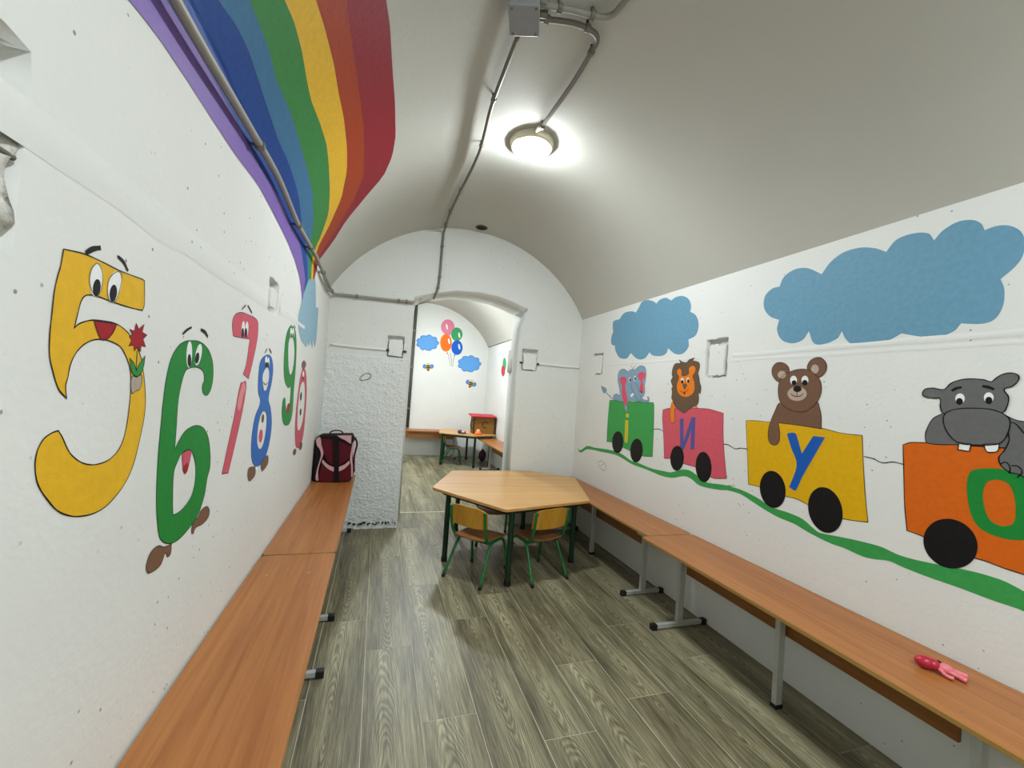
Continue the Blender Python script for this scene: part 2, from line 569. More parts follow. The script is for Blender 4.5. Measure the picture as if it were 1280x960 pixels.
niche(wb, back_place, NICHES['B'][0], 0.05, (0.066, 0.19, 1.618, 1.77), 5, YB2 - YB)
niche(wb, back_place, NICHES['B'][1], 0.05, (1.41, 1.545, 1.6, 1.765), 6, YB2 - YB)
# broken mortar stump inside the big left niche
bm = bmesh.new()
box(bm, XL - 0.075, XL - 0.010, 0.60, 0.728, 1.53, 1.665, 0.0)
bmesh.ops.subdivide_edges(bm, edges=bm.edges, cuts=12, use_grid_fill=True)
for v in bm.verts:
    v.co += Vector(noise.noise_vector(v.co * 18)) * 0.022 + Vector(noise.noise_vector(v.co * 60)) * 0.006
add_obj('mortar_stump', bm, plaster('niche_plaster', (206, 204, 196)), wl, smooth=True)
tubeo('crack', [(XL - 0.07, 0.60, 1.628), (XL - 0.03, 0.66, 1.632), (XL - 0.012, 0.70, 1.618), (XL - 0.006, 0.732, 1.614)], 0.004, plain('crack_grey', (110, 104, 94), 0.9), wl, 4, 6)
# cable channels plastered over at the height of the niches
def ridge(parent, place, u0, u1, v, w, h, seed):
    bm = bmesh.new()
    n = max(4, int((u1 - u0) / 0.07))
    rows = []
    for i in range(n + 1):
        u = u0 + (u1 - u0) * i / n
        dv = 0.006 * noise.noise(Vector((u * 3, seed, 0)))
        ww = w * (1 + 0.35 * noise.noise(Vector((u * 5, seed, 5))))
        rows.append([bm.verts.new(place(u, v + dv + s * ww, hh)) for s, hh in ((-1, 0.0004), (-0.4, h), (0.4, h * 0.8), (1, 0.0004))])
    for a, b in zip(rows, rows[1:]):
        for k in range(3):
            bm.faces.new((a[k], a[k + 1], b[k + 1], b[k]))
    return add_obj('mortar_ridge', bm, WALL, parent, smooth=True)
ridge(wl, left_place, 0.66, 2.01, 1.665, 0.034, 0.0022, 1)
ridge(wl, left_place, 2.25, 2.95, 1.675, 0.026, 0.002, 2)
ridge(wr, right_place, -1.0, 2.05, 1.672, 0.014, 0.0022, 3)
ridge(wr, right_place, -1.0, 2.06, 1.64, 0.010, 0.0012, 4)
ridge(wr, right_place, 2.33, 3.56, 1.672, 0.008, 0.0015, 5)
ob = tubeo('covered_cable', [(-0.44, YB - 0.004, 1.672), (-0.2, YB - 0.006, 1.668), (0.04, YB - 0.005, 1.668)], 0.013, WALL, wb)
ob = tubeo('covered_cable', [(1.575, YB - 0.004, 1.67), (1.8, YB - 0.006, 1.668), (2.04, YB - 0.004, 1.668)], 0.013, WALL, wb)
for c in ((0.047, 1.668), (0.212, 1.668), (1.378, 1.668), (1.575, 1.668)):
    boxo('bolt_stub', (c[0] - 0.014, c[0] + 0.014, YB - 0.012, YB + 0.02, c[1] - 0.012, c[1] + 0.008), plain('dark_hole', (60, 54, 46), 0.9), wb)

# rough plaster panel of the back wall, lower left: real relief
def rough_panel(u0, u1, v0, v1, base, amp, fr, nu, nv):
    bm = bmesh.new()
    g = []
    for j in range(nv + 1):
        row = []
        for i in range(nu + 1):
            u = u0 + (u1 - u0) * i / nu; v = v0 + (v1 - v0) * j / nv
            p = Vector((u * fr, v * fr * 1.5, 0.0))
            h = base + amp * (abs(noise.noise(p)) * 1.2 + 0.5 * noise.noise(p * 2.3))
            if v < 0.1:
                h -= 0.006 * max(0, noise.noise(p * 0.8) + 0.3)
            if i in (0, nu) or j == nv:
                h = 0.0005
            row.append(bm.verts.new(back_place(u, v, max(0.0005, h))))
        g.append(row)
    for j in range(nv):
        for i in range(nu):
            bm.faces.new((g[j][i], g[j][i + 1], g[j + 1][i + 1], g[j + 1][i]))
    return add_obj('rough_plaster_panel', bm, ROUGH, wb, smooth=True)
rough_panel(XL, 0.252, 0.0, 1.60, 0.004, 0.007, 30, 130, 260)
bm = bmesh.new()
rnd = random.Random(5)
for k in range(26):
    u = -0.18 + 0.4 * (k / 25.0) + rnd.uniform(-0.01, 0.01); v = 0.045 + rnd.uniform(-0.008, 0.008)
    box(bm, u, u + rnd.uniform(0.008, 0.02), YB - 0.017, YB - 0.004, v, v + rnd.uniform(0.006, 0.016))
add_obj('chipped_edge', bm, plain('dark_chip', (52, 46, 38), 0.9), wb)

# ------------------------------------------------------------------ floor: a slab and its planks
fl = struct(boxo('floor', (-1.0, 2.6, YN - 0.2, YF + 0.2, -0.1, -0.0007), SEAM))
PW, PL = 0.2285, 1.19
ROWS = {-3: 2.2, -2: 1.95, -1: 2.54, 0: 2.245, 1: 1.725, 2: 2.45, 3: 1.53, 4: 1.944, 5: 1.66, 6: 2.22, 7: 1.863, 8: 2.4, 9: 2.0}
X0 = 0.032
full_mesh = {}
def plank(x0, x1, y0, y1):
    g = 0.0013
    key = (round(x1 - x0, 3), round(y1 - y0, 3))
    if key not in full_mesh:
        bm = bmesh.new()
        w, l = (x1 - x0) / 2 - g, (y1 - y0) / 2 - g
        r = bmesh.ops.create_cube(bm, size=1.0)
        for v in r['verts']:
            v.co = Vector((v.co.x * 2 * w, v.co.y * 2 * l, v.co.z * 0.004 - 0.002))
        me = bpy.data.meshes.new('plank'); bm.to_mesh(me); bm.free(); me.materials.append(FLOOR)
        full_mesh[key] = me
    o = bpy.data.objects.new('plank', full_mesh[key])
    COL.objects.link(o)
    o.parent = fl
    o.location = ((x0 + x1) / 2, (y0 + y1) / 2, 0.0)
order = [-3, -2, -1, 0, 1, 2, 3, 4, 5, 6, 7, 8, 9]
for i, k in enumerate(order):
    xa = X0 + PW * k
    xb = xa + PW
    j0 = ROWS[k]
    xa2, xb2 = max(xa, XL - 0.02), min(xb, XR + 0.02)
    if xb2 - xa2 > 0.03:
        y = j0 - PL * 6
        while y < YB2 + 0.01:
            a, b = max(y, YN), min(y + PL, YB2 + 0.01)
            if b - a > 0.03:
                plank(xa2, xb2, a, b)
            y += PL
    xa2, xb2 = max(xa, XL - 0.02), min(xb, XFR + 0.02)
    if xb2 - xa2 > 0.03:
        y = j0 + 0.35
        while y < YF:
            a, b = max(y, YB2 + 0.035), min(y + PL, YF)
            if b - a > 0.03:
                plank(xa2, xb2, a, b)
            y += PL
boxo('threshold_strip', (0.27, 1.27, YB2 + 0.012, YB2 + 0.033, -0.001, 0.003), plain('pale_strip', (206, 196, 160), 0.5), fl, 0.001)

# ------------------------------------------------------------------ murals: flat paint on the walls
MURALS = [
 ('L', 'painted_numeral', 'yellow painted number 5 with big eyes, holding a red flower, on left wall', 'wall painting', None, [
  ('fill','figure','yellow5',0,[[(0.825,1.5221,1),(0.8724,1.5284),(0.9196,1.5282),(0.9737,1.5262),(1.0515,1.5288,1),(1.058,1.527,1),(1.0656,1.4805),(1.0602,1.4662,1),(1.0096,1.4645),(0.9518,1.4654),(0.9119,1.4667),(0.8863,1.4632),(0.8753,1.4527),(0.8689,1.4285),(0.864,1.4049,1),(0.8734,1.4127),(0.8921,1.4203),(0.9097,1.4245),(0.9398,1.4271),(0.976,1.4266),(1.0101,1.4174),(1.0373,1.4005),(1.0679,1.3721),(1.0849,1.3391),(1.1014,1.2877),(1.1047,1.253),(1.0954,1.2023),(1.0776,1.1459),(1.0505,1.1103),(1.0016,1.0832),(0.9608,1.078),(0.9171,1.0849),(0.8864,1.0965),(0.8619,1.1117),(0.8401,1.1334),(0.8236,1.1529),(0.8137,1.1702),(0.8077,1.1952),(0.8102,1.2155),(0.8201,1.2306),(0.8355,1.238),(0.8492,1.2402,1),(0.8579,1.2307),(0.8772,1.2038),(0.8906,1.1917),(0.9094,1.18),(0.9286,1.1724),(0.9539,1.1678),(0.989,1.1696),(1.0188,1.184),(1.0352,1.2095),(1.0425,1.253),(1.0429,1.3056),(1.0364,1.3379),(1.0222,1.3613),(0.9986,1.3832),(0.9751,1.3907),(0.9446,1.3941),(0.917,1.3913),(0.8924,1.3814),(0.8747,1.3666),(0.8633,1.3463),(0.8594,1.3236),(0.8565,1.3108),(0.8614,1.2907,1),(0.8417,1.3061),(0.8266,1.3324),(0.8167,1.3564),(0.813,1.3864),(0.8133,1.4167),(0.814,1.4532),(0.8179,1.4785),(0.8221,1.4949)]],None,0),
  ('line','outline','black',1,[[(0.825,1.5221,1),(0.8724,1.5284),(0.9196,1.5282),(0.9737,1.5262),(1.0515,1.5288,1),(1.058,1.527,1),(1.0656,1.4805),(1.0602,1.4662,1),(1.0096,1.4645),(0.9518,1.4654),(0.9119,1.4667),(0.8863,1.4632),(0.8753,1.4527),(0.8689,1.4285),(0.864,1.4049,1),(0.8734,1.4127),(0.8921,1.4203),(0.9097,1.4245),(0.9398,1.4271),(0.976,1.4266),(1.0101,1.4174),(1.0373,1.4005),(1.0679,1.3721),(1.0849,1.3391),(1.1014,1.2877),(1.1047,1.253),(1.0954,1.2023),(1.0776,1.1459),(1.0505,1.1103),(1.0016,1.0832),(0.9608,1.078),(0.9171,1.0849),(0.8864,1.0965),(0.8619,1.1117),(0.8401,1.1334),(0.8236,1.1529),(0.8137,1.1702),(0.8077,1.1952),(0.8102,1.2155),(0.8201,1.2306),(0.8355,1.238),(0.8492,1.2402,1),(0.8579,1.2307),(0.8772,1.2038),(0.8906,1.1917),(0.9094,1.18),(0.9286,1.1724),(0.9539,1.1678),(0.989,1.1696),(1.0188,1.184),(1.0352,1.2095),(1.0425,1.253),(1.0429,1.3056),(1.0364,1.3379),(1.0222,1.3613),(0.9986,1.3832),(0.9751,1.3907),(0.9446,1.3941),(0.917,1.3913),(0.8924,1.3814),(0.8747,1.3666),(0.8633,1.3463),(0.8594,1.3236),(0.8565,1.3108),(0.8614,1.2907,1),(0.8417,1.3061),(0.8266,1.3324),(0.8167,1.3564),(0.813,1.3864),(0.8133,1.4167),(0.814,1.4532),(0.8179,1.4785),(0.8221,1.4949)]],0.0022,True,None,0),
  ('fill','eye','white',2,[[(0.923,1.4964),(0.9212,1.4817),(0.9155,1.4702),(0.9074,1.4651),(0.8993,1.4677),(0.8933,1.4769),(0.8907,1.4903),(0.8924,1.5045),(0.8978,1.5159),(0.9056,1.5215),(0.9139,1.5195),(0.9203,1.5103)]],None,0),
  ('fill','pupil','black',3,[[(0.9195,1.4823),(0.9179,1.4745),(0.9141,1.4685),(0.909,1.4658),(0.9041,1.4672),(0.9007,1.4721),(0.8995,1.4793),(0.901,1.4869),(0.9047,1.4929),(0.9097,1.4957),(0.9147,1.4945),(0.9183,1.4896)]],None,1),
  ('fill','eye','white',2,[[(0.9784,1.4967),(0.9737,1.482),(0.965,1.471),(0.9547,1.4664),(0.9456,1.4693),(0.9401,1.4788),(0.9393,1.4923),(0.9437,1.5064),(0.952,1.5176),(0.9622,1.5228),(0.9717,1.5204),(0.9777,1.5108)]],None,0),
  ('fill','pupil','black',3,[[(0.9675,1.4827),(0.9659,1.4746),(0.9618,1.4684),(0.9564,1.4656),(0.9511,1.4671),(0.9474,1.4722),(0.9462,1.4797),(0.9478,1.4875),(0.9518,1.4937),(0.9571,1.4967),(0.9624,1.4954),(0.9663,1.4903)]],None,1),
  ('line','eye_outline','grey',3,[[(0.9026,1.521),(0.89,1.503),(0.8927,1.4798),(0.912,1.466),(0.9222,1.4828),(0.9215,1.5074),(0.9125,1.5199)]],0.0018,True,None,0),
  ('line','eye_outline','grey',3,[[(0.9647,1.5231),(0.9444,1.5077),(0.9393,1.4866),(0.9489,1.4649),(0.9664,1.47),(0.9766,1.4985),(0.9776,1.5215)]],0.0018,True,None,0),
  ('line','eyebrow','black',2,[[(0.8746,1.5307),(0.8907,1.5423),(0.9109,1.5509)]],0.0085,False,None,0),
  ('line','eyebrow','black',2,[[(0.9605,1.5507),(0.9805,1.5451),(0.9971,1.5322)]],0.006,False,None,0),
  ('fill','mouth','darkred',2,[[(0.9099,1.4235,1),(0.9401,1.4253),(0.976,1.4266,1),(0.9662,1.4085),(0.9501,1.3957),(0.9332,1.394),(0.9201,1.4085)]],None,0),
  ('line','outline','black',3,[[(0.9099,1.4235,1),(0.9401,1.4253),(0.976,1.4266,1),(0.9662,1.4085),(0.9501,1.3957),(0.9332,1.394),(0.9201,1.4085)]],0.0018,True,None,0),
  ('fill','flower_head','darkred',2,[[(1.0408,1.4374,1),(1.0515,1.4265,1),(1.0708,1.4394,1),(1.0659,1.422,1),(1.0855,1.4179,1),(1.0713,1.4079,1),(1.0842,1.3922,1),(1.0665,1.3949,1),(1.0665,1.3803,1),(1.0522,1.3896,1),(1.0426,1.3806,1),(1.0385,1.3925,1),(1.0214,1.389,1),(1.0299,1.4018,1),(1.0198,1.4079,1),(1.0317,1.4132,1),(1.0196,1.4225,1),(1.0377,1.4207,1)]],'dark red spiky flower head',0),
  ('line','outline','black',3,[[(1.0408,1.4374,1),(1.0515,1.4265,1),(1.0708,1.4394,1),(1.0659,1.422,1),(1.0855,1.4179,1),(1.0713,1.4079,1),(1.0842,1.3922,1),(1.0665,1.3949,1),(1.0665,1.3803,1),(1.0522,1.3896,1),(1.0426,1.3806,1),(1.0385,1.3925,1),(1.0214,1.389,1),(1.0299,1.4018,1),(1.0198,1.4079,1),(1.0317,1.4132,1),(1.0196,1.4225,1),(1.0377,1.4207,1)]],0.001,True,None,0),
  ('line','flower_stem','dkgreen',2,[[(1.0539,1.3835),(1.0542,1.363),(1.056,1.3425)]],0.003,False,None,0),
  ('fill','flower_leaf','leafgreen',2,[[(1.0285,1.3656,1),(1.0467,1.3544),(1.0563,1.3404,1),(1.0633,1.3531),(1.0848,1.374,1),(1.0829,1.3518),(1.0739,1.3346),(1.0596,1.3294),(1.0399,1.3379)]],None,0),
  ('line','outline','black',3,[[(1.0285,1.3656,1),(1.0467,1.3544),(1.0563,1.3404,1),(1.0633,1.3531),(1.0848,1.374,1),(1.0829,1.3518),(1.0739,1.3346),(1.0596,1.3294),(1.0399,1.3379)]],0.0015,True,None,0),
  ('fill','hand','greypink',2,[[(1.0415,1.3279),(1.0598,1.3281),(1.0766,1.3326),(1.0809,1.3157),(1.0752,1.3031),(1.0607,1.2992),(1.0466,1.2954)]],None,0),
  ('line','outline','black',3,[[(1.0415,1.3279),(1.0598,1.3281),(1.0766,1.3326),(1.0809,1.3157),(1.0752,1.3031),(1.0607,1.2992),(1.0466,1.2954)]],0.0015,True,None,0),
 ]),
 ('L', 'painted_numeral', 'green painted number 6 with worried eyebrows and brown shoes on left wall', 'wall painting', None, [
  ('fill','figure','green6',0,[[(1.2998,1.4268),(1.3567,1.4296),(1.4157,1.4168),(1.4608,1.3846),(1.4779,1.3432),(1.4715,1.3011),(1.4452,1.2808),(1.4144,1.2873),(1.403,1.3075),(1.4137,1.3246),(1.4017,1.3473),(1.3648,1.3585),(1.326,1.3576),(1.291,1.3496),(1.2729,1.3236),(1.2601,1.2731),(1.2624,1.2025),(1.264,1.147,1),(1.2805,1.1649),(1.3109,1.1871),(1.3583,1.1972),(1.3986,1.1955),(1.4443,1.1812),(1.4813,1.1503),(1.5085,1.0978),(1.515,1.0537),(1.5005,1.0261),(1.4885,0.9746),(1.4535,0.9308),(1.4154,0.9137),(1.3424,0.8995),(1.2848,0.9054),(1.2279,0.9371),(1.2051,0.9852),(1.1891,1.0508),(1.1812,1.1502),(1.1818,1.2433),(1.1812,1.2574),(1.1879,1.3276),(1.204,1.3757),(1.2348,1.4071),(1.2655,1.4209)],[(1.3042,1.1305),(1.3452,1.1358),(1.3734,1.1222),(1.4005,1.087),(1.4101,1.0398),(1.3916,0.9992),(1.3452,0.9788),(1.3049,0.9757),(1.2856,0.9778,1),(1.2751,1.0289),(1.2702,1.0906),(1.2847,1.1132)]],None,0),
  ('line','outline','black',1,[[(1.2998,1.4268),(1.3567,1.4296),(1.4157,1.4168),(1.4608,1.3846),(1.4779,1.3432),(1.4715,1.3011),(1.4452,1.2808),(1.4144,1.2873),(1.403,1.3075),(1.4137,1.3246),(1.4017,1.3473),(1.3648,1.3585),(1.326,1.3576),(1.291,1.3496),(1.2729,1.3236),(1.2601,1.2731),(1.2624,1.2025),(1.264,1.147,1),(1.2805,1.1649),(1.3109,1.1871),(1.3583,1.1972),(1.3986,1.1955),(1.4443,1.1812),(1.4813,1.1503),(1.5085,1.0978),(1.515,1.0537),(1.5005,1.0261),(1.4885,0.9746),(1.4535,0.9308),(1.4154,0.9137),(1.3424,0.8995),(1.2848,0.9054),(1.2279,0.9371),(1.2051,0.9852),(1.1891,1.0508),(1.1812,1.1502),(1.1818,1.2433),(1.1812,1.2574),(1.1879,1.3276),(1.204,1.3757),(1.2348,1.4071),(1.2655,1.4209)],[(1.3042,1.1305),(1.3452,1.1358),(1.3734,1.1222),(1.4005,1.087),(1.4101,1.0398),(1.3916,0.9992),(1.3452,0.9788),(1.3049,0.9757),(1.2856,0.9778,1),(1.2751,1.0289),(1.2702,1.0906),(1.2847,1.1132)]],0.002,True,None,0),
  ('fill','eye','white',2,[[(1.3167,1.3915),(1.3164,1.374),(1.3116,1.3611),(1.3037,1.3563),(1.2948,1.3607),(1.2873,1.373),(1.2832,1.3898),(1.2834,1.4068),(1.2879,1.4196),(1.2957,1.4248),(1.3046,1.4209),(1.3123,1.4087)]],None,0),
  ('fill','pupil','black',3,[[(1.3136,1.3757),(1.3139,1.3672),(1.3111,1.3609),(1.3061,1.3585),(1.3002,1.3605),(1.2951,1.3664),(1.2921,1.3746),(1.2919,1.3829),(1.2946,1.3891),(1.2995,1.3917),(1.3053,1.3898),(1.3105,1.384)]],None,1),
  ('fill','eye','white',2,[[(1.3775,1.3938),(1.3715,1.3788),(1.3618,1.3681),(1.3511,1.3644),(1.3423,1.3687),(1.3375,1.3795),(1.338,1.3941),(1.3437,1.4087),(1.3531,1.4196),(1.3638,1.4238),(1.373,1.4199),(1.3781,1.4089)]],None,0),
  ('fill','pupil','black',3,[[(1.3634,1.3842),(1.3606,1.3765),(1.355,1.3709),(1.3482,1.3689),(1.342,1.371),(1.338,1.3766),(1.3373,1.3842),(1.34,1.3917),(1.3454,1.3973),(1.3522,1.3995),(1.3585,1.3975),(1.3626,1.3919)]],None,1),
  ('line','eyebrow','black',2,[[(1.2529,1.4389),(1.2734,1.4514),(1.3,1.462)]],0.0065,False,None,0),
  ('line','eyebrow','black',2,[[(1.3592,1.4629),(1.392,1.459),(1.4118,1.4481)]],0.009,False,None,0),
  ('fill','mouth','tongue',2,[[(1.3078,1.13,1),(1.3391,1.1357),(1.3656,1.1289,1),(1.3586,1.1),(1.35,1.08),(1.3392,1.0724),(1.3252,1.0822),(1.3144,1.1079)]],None,0),
  ('line','outline','black',3,[[(1.3078,1.13,1),(1.3391,1.1357),(1.3656,1.1289,1),(1.3586,1.1),(1.35,1.08),(1.3392,1.0724),(1.3252,1.0822),(1.3144,1.1079)]],0.0015,True,None,0),
  ('fill','tongue_tip','darkred',3,[[(1.3263,1.0952),(1.3462,1.0996),(1.3523,1.0876),(1.3447,1.0756),(1.3322,1.0771),(1.3235,1.0852)]],None,0),
  ('fill','shoe','shoebrown',2,[[(1.2205,0.9239),(1.2474,0.9106),(1.2908,0.9022,1),(1.29,0.8771),(1.2743,0.8756,1),(1.2612,0.8906),(1.2397,0.8696),(1.1876,0.8724),(1.1699,0.8891),(1.1728,0.9084),(1.1881,0.9232)]],None,0),
  ('line','outline','black',3,[[(1.2205,0.9239),(1.2474,0.9106),(1.2908,0.9022,1),(1.29,0.8771),(1.2743,0.8756,1),(1.2612,0.8906),(1.2397,0.8696),(1.1876,0.8724),(1.1699,0.8891),(1.1728,0.9084),(1.1881,0.9232)]],0.0015,True,None,0),
  ('fill','shoe','shoebrown',2,[[(1.4669,0.9357),(1.512,0.9368),(1.5401,0.9177),(1.5365,0.897),(1.4915,0.8896),(1.4398,0.8944),(1.4286,0.8821,1),(1.4138,0.8888,1),(1.4154,0.9137),(1.4548,0.9246)]],None,0),
  ('line','outline','black',3,[[(1.4669,0.9357),(1.512,0.9368),(1.5401,0.9177),(1.5365,0.897),(1.4915,0.8896),(1.4398,0.8944),(1.4286,0.8821,1),(1.4138,0.8888,1),(1.4154,0.9137),(1.4548,0.9246)]],0.0015,True,None,0),
 ]),
 ('L', 'painted_numeral', 'pink painted number 7 with a worn white patch across its stem', 'wall painting', None, [
  ('fill','figure','pink7',0,[[(1.6379,1.5515),(1.6995,1.5655),(1.7949,1.5689),(1.8756,1.568),(1.9087,1.5527),(1.9132,1.489),(1.8719,1.3907),(1.8409,1.3317,1),(1.769,1.3494,1),(1.7951,1.3874),(1.814,1.483,1),(1.7006,1.4765),(1.6268,1.4742,1),(1.6088,1.5055),(1.612,1.5326)],[(1.7474,1.3163,1),(1.8076,1.3239,1),(1.8198,1.2974),(1.795,1.2081),(1.7362,1.0829),(1.6931,1.0023,1),(1.6284,1.0121,1),(1.6676,1.1066),(1.7065,1.1998),(1.7305,1.2768)]],None,0),
  ('line','outline','black',1,[[(1.6379,1.5515),(1.6995,1.5655),(1.7949,1.5689),(1.8756,1.568),(1.9087,1.5527),(1.9132,1.489),(1.8719,1.3907),(1.8409,1.3317,1),(1.769,1.3494,1),(1.7951,1.3874),(1.814,1.483,1),(1.7006,1.4765),(1.6268,1.4742,1),(1.6088,1.5055),(1.612,1.5326)],[(1.7474,1.3163,1),(1.8076,1.3239,1),(1.8198,1.2974),(1.795,1.2081),(1.7362,1.0829),(1.6931,1.0023,1),(1.6284,1.0121,1),(1.6676,1.1066),(1.7065,1.1998),(1.7305,1.2768)]],0.002,True,None,0),
  ('fill','worn_patch','wornpink',2,[[(1.7379,1.2658),(1.7592,1.298),(1.7769,1.32),(1.8073,1.2975),(1.7847,1.2644),(1.7769,1.2314),(1.7576,1.2164),(1.7305,1.2338)]],None,0),
  ('fill','eye','white',2,[[(1.7418,1.5117),(1.7407,1.4971),(1.7351,1.486),(1.7264,1.4813),(1.717,1.4843),(1.7095,1.494),(1.7058,1.5078),(1.7068,1.5221),(1.7123,1.5332),(1.7208,1.538),(1.7302,1.5354),(1.7379,1.5257)]],None,0),
  ('fill','pupil','black',3,[[(1.7362,1.4975),(1.7367,1.4889),(1.7333,1.4822),(1.7272,1.4792),(1.7198,1.4808),(1.7133,1.4863),(1.7094,1.4944),(1.7089,1.5029),(1.7121,1.5096),(1.7182,1.5126),(1.7255,1.5113),(1.7321,1.5057)]],None,1),
  ('fill','eye','white',2,[[(1.7841,1.5169),(1.783,1.5027),(1.7769,1.4918),(1.7677,1.4872),(1.7579,1.49),(1.7501,1.4994),(1.7463,1.5128),(1.7474,1.5268),(1.7532,1.5376),(1.7622,1.5425),(1.7721,1.5399),(1.7801,1.5306)]],None,0),
  ('fill','pupil','black',3,[[(1.7735,1.5018),(1.7739,1.493),(1.7704,1.4861),(1.764,1.4831),(1.7563,1.4846),(1.7495,1.4903),(1.7454,1.4986),(1.7449,1.5073),(1.7483,1.5141),(1.7546,1.5172),(1.7623,1.5158),(1.7692,1.5102)]],None,1),
  ('line','eyebrow','black',2,[[(1.6905,1.5739),(1.7326,1.5977)]],0.006,False,None,0),
  ('line','eyebrow','black',2,[[(1.756,1.6004),(1.8118,1.5822)]],0.008,False,None,0),
 ]),
 ('L', 'painted_numeral', 'blue painted number 8 with spots inside its lower loop on left wall', 'wall painting', None, [
  ('fill','figure','blue8',0,[[(2.0699,1.4388),(2.1599,1.4355),(2.2143,1.387),(2.2093,1.3213),(2.1788,1.266),(2.1768,1.2384),(2.2272,1.1989),(2.2771,1.119),(2.2575,1.0256),(2.1863,0.9619),(2.0885,0.9526),(2.005,0.9766),(1.9624,1.0252),(1.9494,1.1004),(1.9753,1.1799),(2.0349,1.2353),(1.9908,1.2789),(1.9744,1.3538),(1.9884,1.4084)],[(2.1035,1.3876),(2.1445,1.371),(2.1548,1.3394),(2.1336,1.2941),(2.0927,1.2813),(2.0623,1.3035),(2.0392,1.3466),(2.0638,1.3731)],[(2.114,1.1919),(2.1641,1.1659),(2.1735,1.092),(2.1363,1.0333),(2.0819,1.0279),(2.0396,1.0641),(2.0345,1.1329),(2.0673,1.1818)]],None,0),
  ('line','outline','black',1,[[(2.0699,1.4388),(2.1599,1.4355),(2.2143,1.387),(2.2093,1.3213),(2.1788,1.266),(2.1768,1.2384),(2.2272,1.1989),(2.2771,1.119),(2.2575,1.0256),(2.1863,0.9619),(2.0885,0.9526),(2.005,0.9766),(1.9624,1.0252),(1.9494,1.1004),(1.9753,1.1799),(2.0349,1.2353),(1.9908,1.2789),(1.9744,1.3538),(1.9884,1.4084)],[(2.1035,1.3876),(2.1445,1.371),(2.1548,1.3394),(2.1336,1.2941),(2.0927,1.2813),(2.0623,1.3035),(2.0392,1.3466),(2.0638,1.3731)],[(2.114,1.1919),(2.1641,1.1659),(2.1735,1.092),(2.1363,1.0333),(2.0819,1.0279),(2.0396,1.0641),(2.0345,1.1329),(2.0673,1.1818)]],0.0015,True,None,0),
  ('fill','eye','white',2,[[(2.0985,1.414),(2.0991,1.4034),(2.094,1.3954),(2.0847,1.3922),(2.0738,1.3946),(2.0641,1.4018),(2.0582,1.412),(2.0576,1.4224),(2.0624,1.4303),(2.0715,1.4337),(2.0825,1.4315),(2.0924,1.4243)]],None,0),
  ('fill','pupil','black',3,[[(2.1004,1.3973),(2.1002,1.3906),(2.0955,1.3856),(2.0875,1.3835),(2.0785,1.3849),(2.0709,1.3895),(2.0666,1.3958),(2.0668,1.4024),(2.0714,1.4074),(2.0792,1.4095),(2.0882,1.4082),(2.096,1.4037)]],None,1),
  ('fill','eye','white',2,[[(2.1348,1.4114),(2.136,1.4006),(2.132,1.3925),(2.1241,1.3893),(2.1144,1.3918),(2.1056,1.3993),(2.0999,1.4097),(2.0988,1.4203),(2.1026,1.4283),(2.1104,1.4316),(2.12,1.4293),(2.129,1.4219)]],None,0),
  ('fill','pupil','black',3,[[(2.1283,1.3984),(2.1284,1.3921),(2.1247,1.3874),(2.1182,1.3855),(2.1107,1.3869),(2.1042,1.3912),(2.1004,1.3973),(2.1003,1.4035),(2.1039,1.4082),(2.1102,1.4102),(2.1177,1.4088),(2.1244,1.4046)]],None,1),
  ('line','eyebrow','black',2,[[(2.0442,1.4458),(2.0778,1.4674)]],0.008,False,None,0),
  ('line','eyebrow','black',2,[[(2.112,1.4701),(2.1576,1.4536)]],0.01,False,None,0),
  ('line','mouth','black',2,[[(2.0569,1.3209),(2.1008,1.3095),(2.1391,1.3211)]],0.004,False,None,0),
  ('fill','spot','shoebrown',2,[[(2.1212,1.158),(2.1188,1.1485),(2.1115,1.1421),(2.1012,1.1406),(2.0909,1.1443),(2.0831,1.1521),(2.0799,1.162),(2.0822,1.1714),(2.0893,1.1778),(2.0994,1.1795),(2.1099,1.176),(2.1179,1.1681)]],None,0),
  ('fill','spot','pink7',2,[[(2.122,1.0793),(2.1184,1.0651),(2.1075,1.0561),(2.0922,1.0545),(2.0768,1.0607),(2.0654,1.0728),(2.0607,1.0877),(2.064,1.1015),(2.0745,1.1106),(2.0895,1.1126),(2.1051,1.1068),(2.117,1.0946)]],None,0),
  ('fill','shoe','shoebrown',2,[[(1.9367,0.969),(1.9783,0.9691),(2.0399,0.9592,1),(2.0497,0.9257),(2.0087,0.9132),(1.9657,0.9143),(1.9364,0.9409)]],None,0),
  ('line','outline','black',3,[[(1.9367,0.969),(1.9783,0.9691),(2.0399,0.9592,1),(2.0497,0.9257),(2.0087,0.9132),(1.9657,0.9143),(1.9364,0.9409)]],0.0015,True,None,0),
  ('fill','shoe','shoebrown',2,[[(2.1832,0.9716),(2.2485,0.9719),(2.2669,0.9383),(2.2176,0.9192),(2.1596,0.914,1),(2.1341,0.953)]],None,0),
  ('line','outline','black',3,[[(2.1832,0.9716),(2.2485,0.9719),(2.2669,0.9383),(2.2176,0.9192),(2.1596,0.914,1),(2.1341,0.953)]],0.0015,True,None,0),
 ]),
 ('L', 'painted_numeral', 'green painted number 9 with a small red mouth on left wall', 'wall painting', None, [
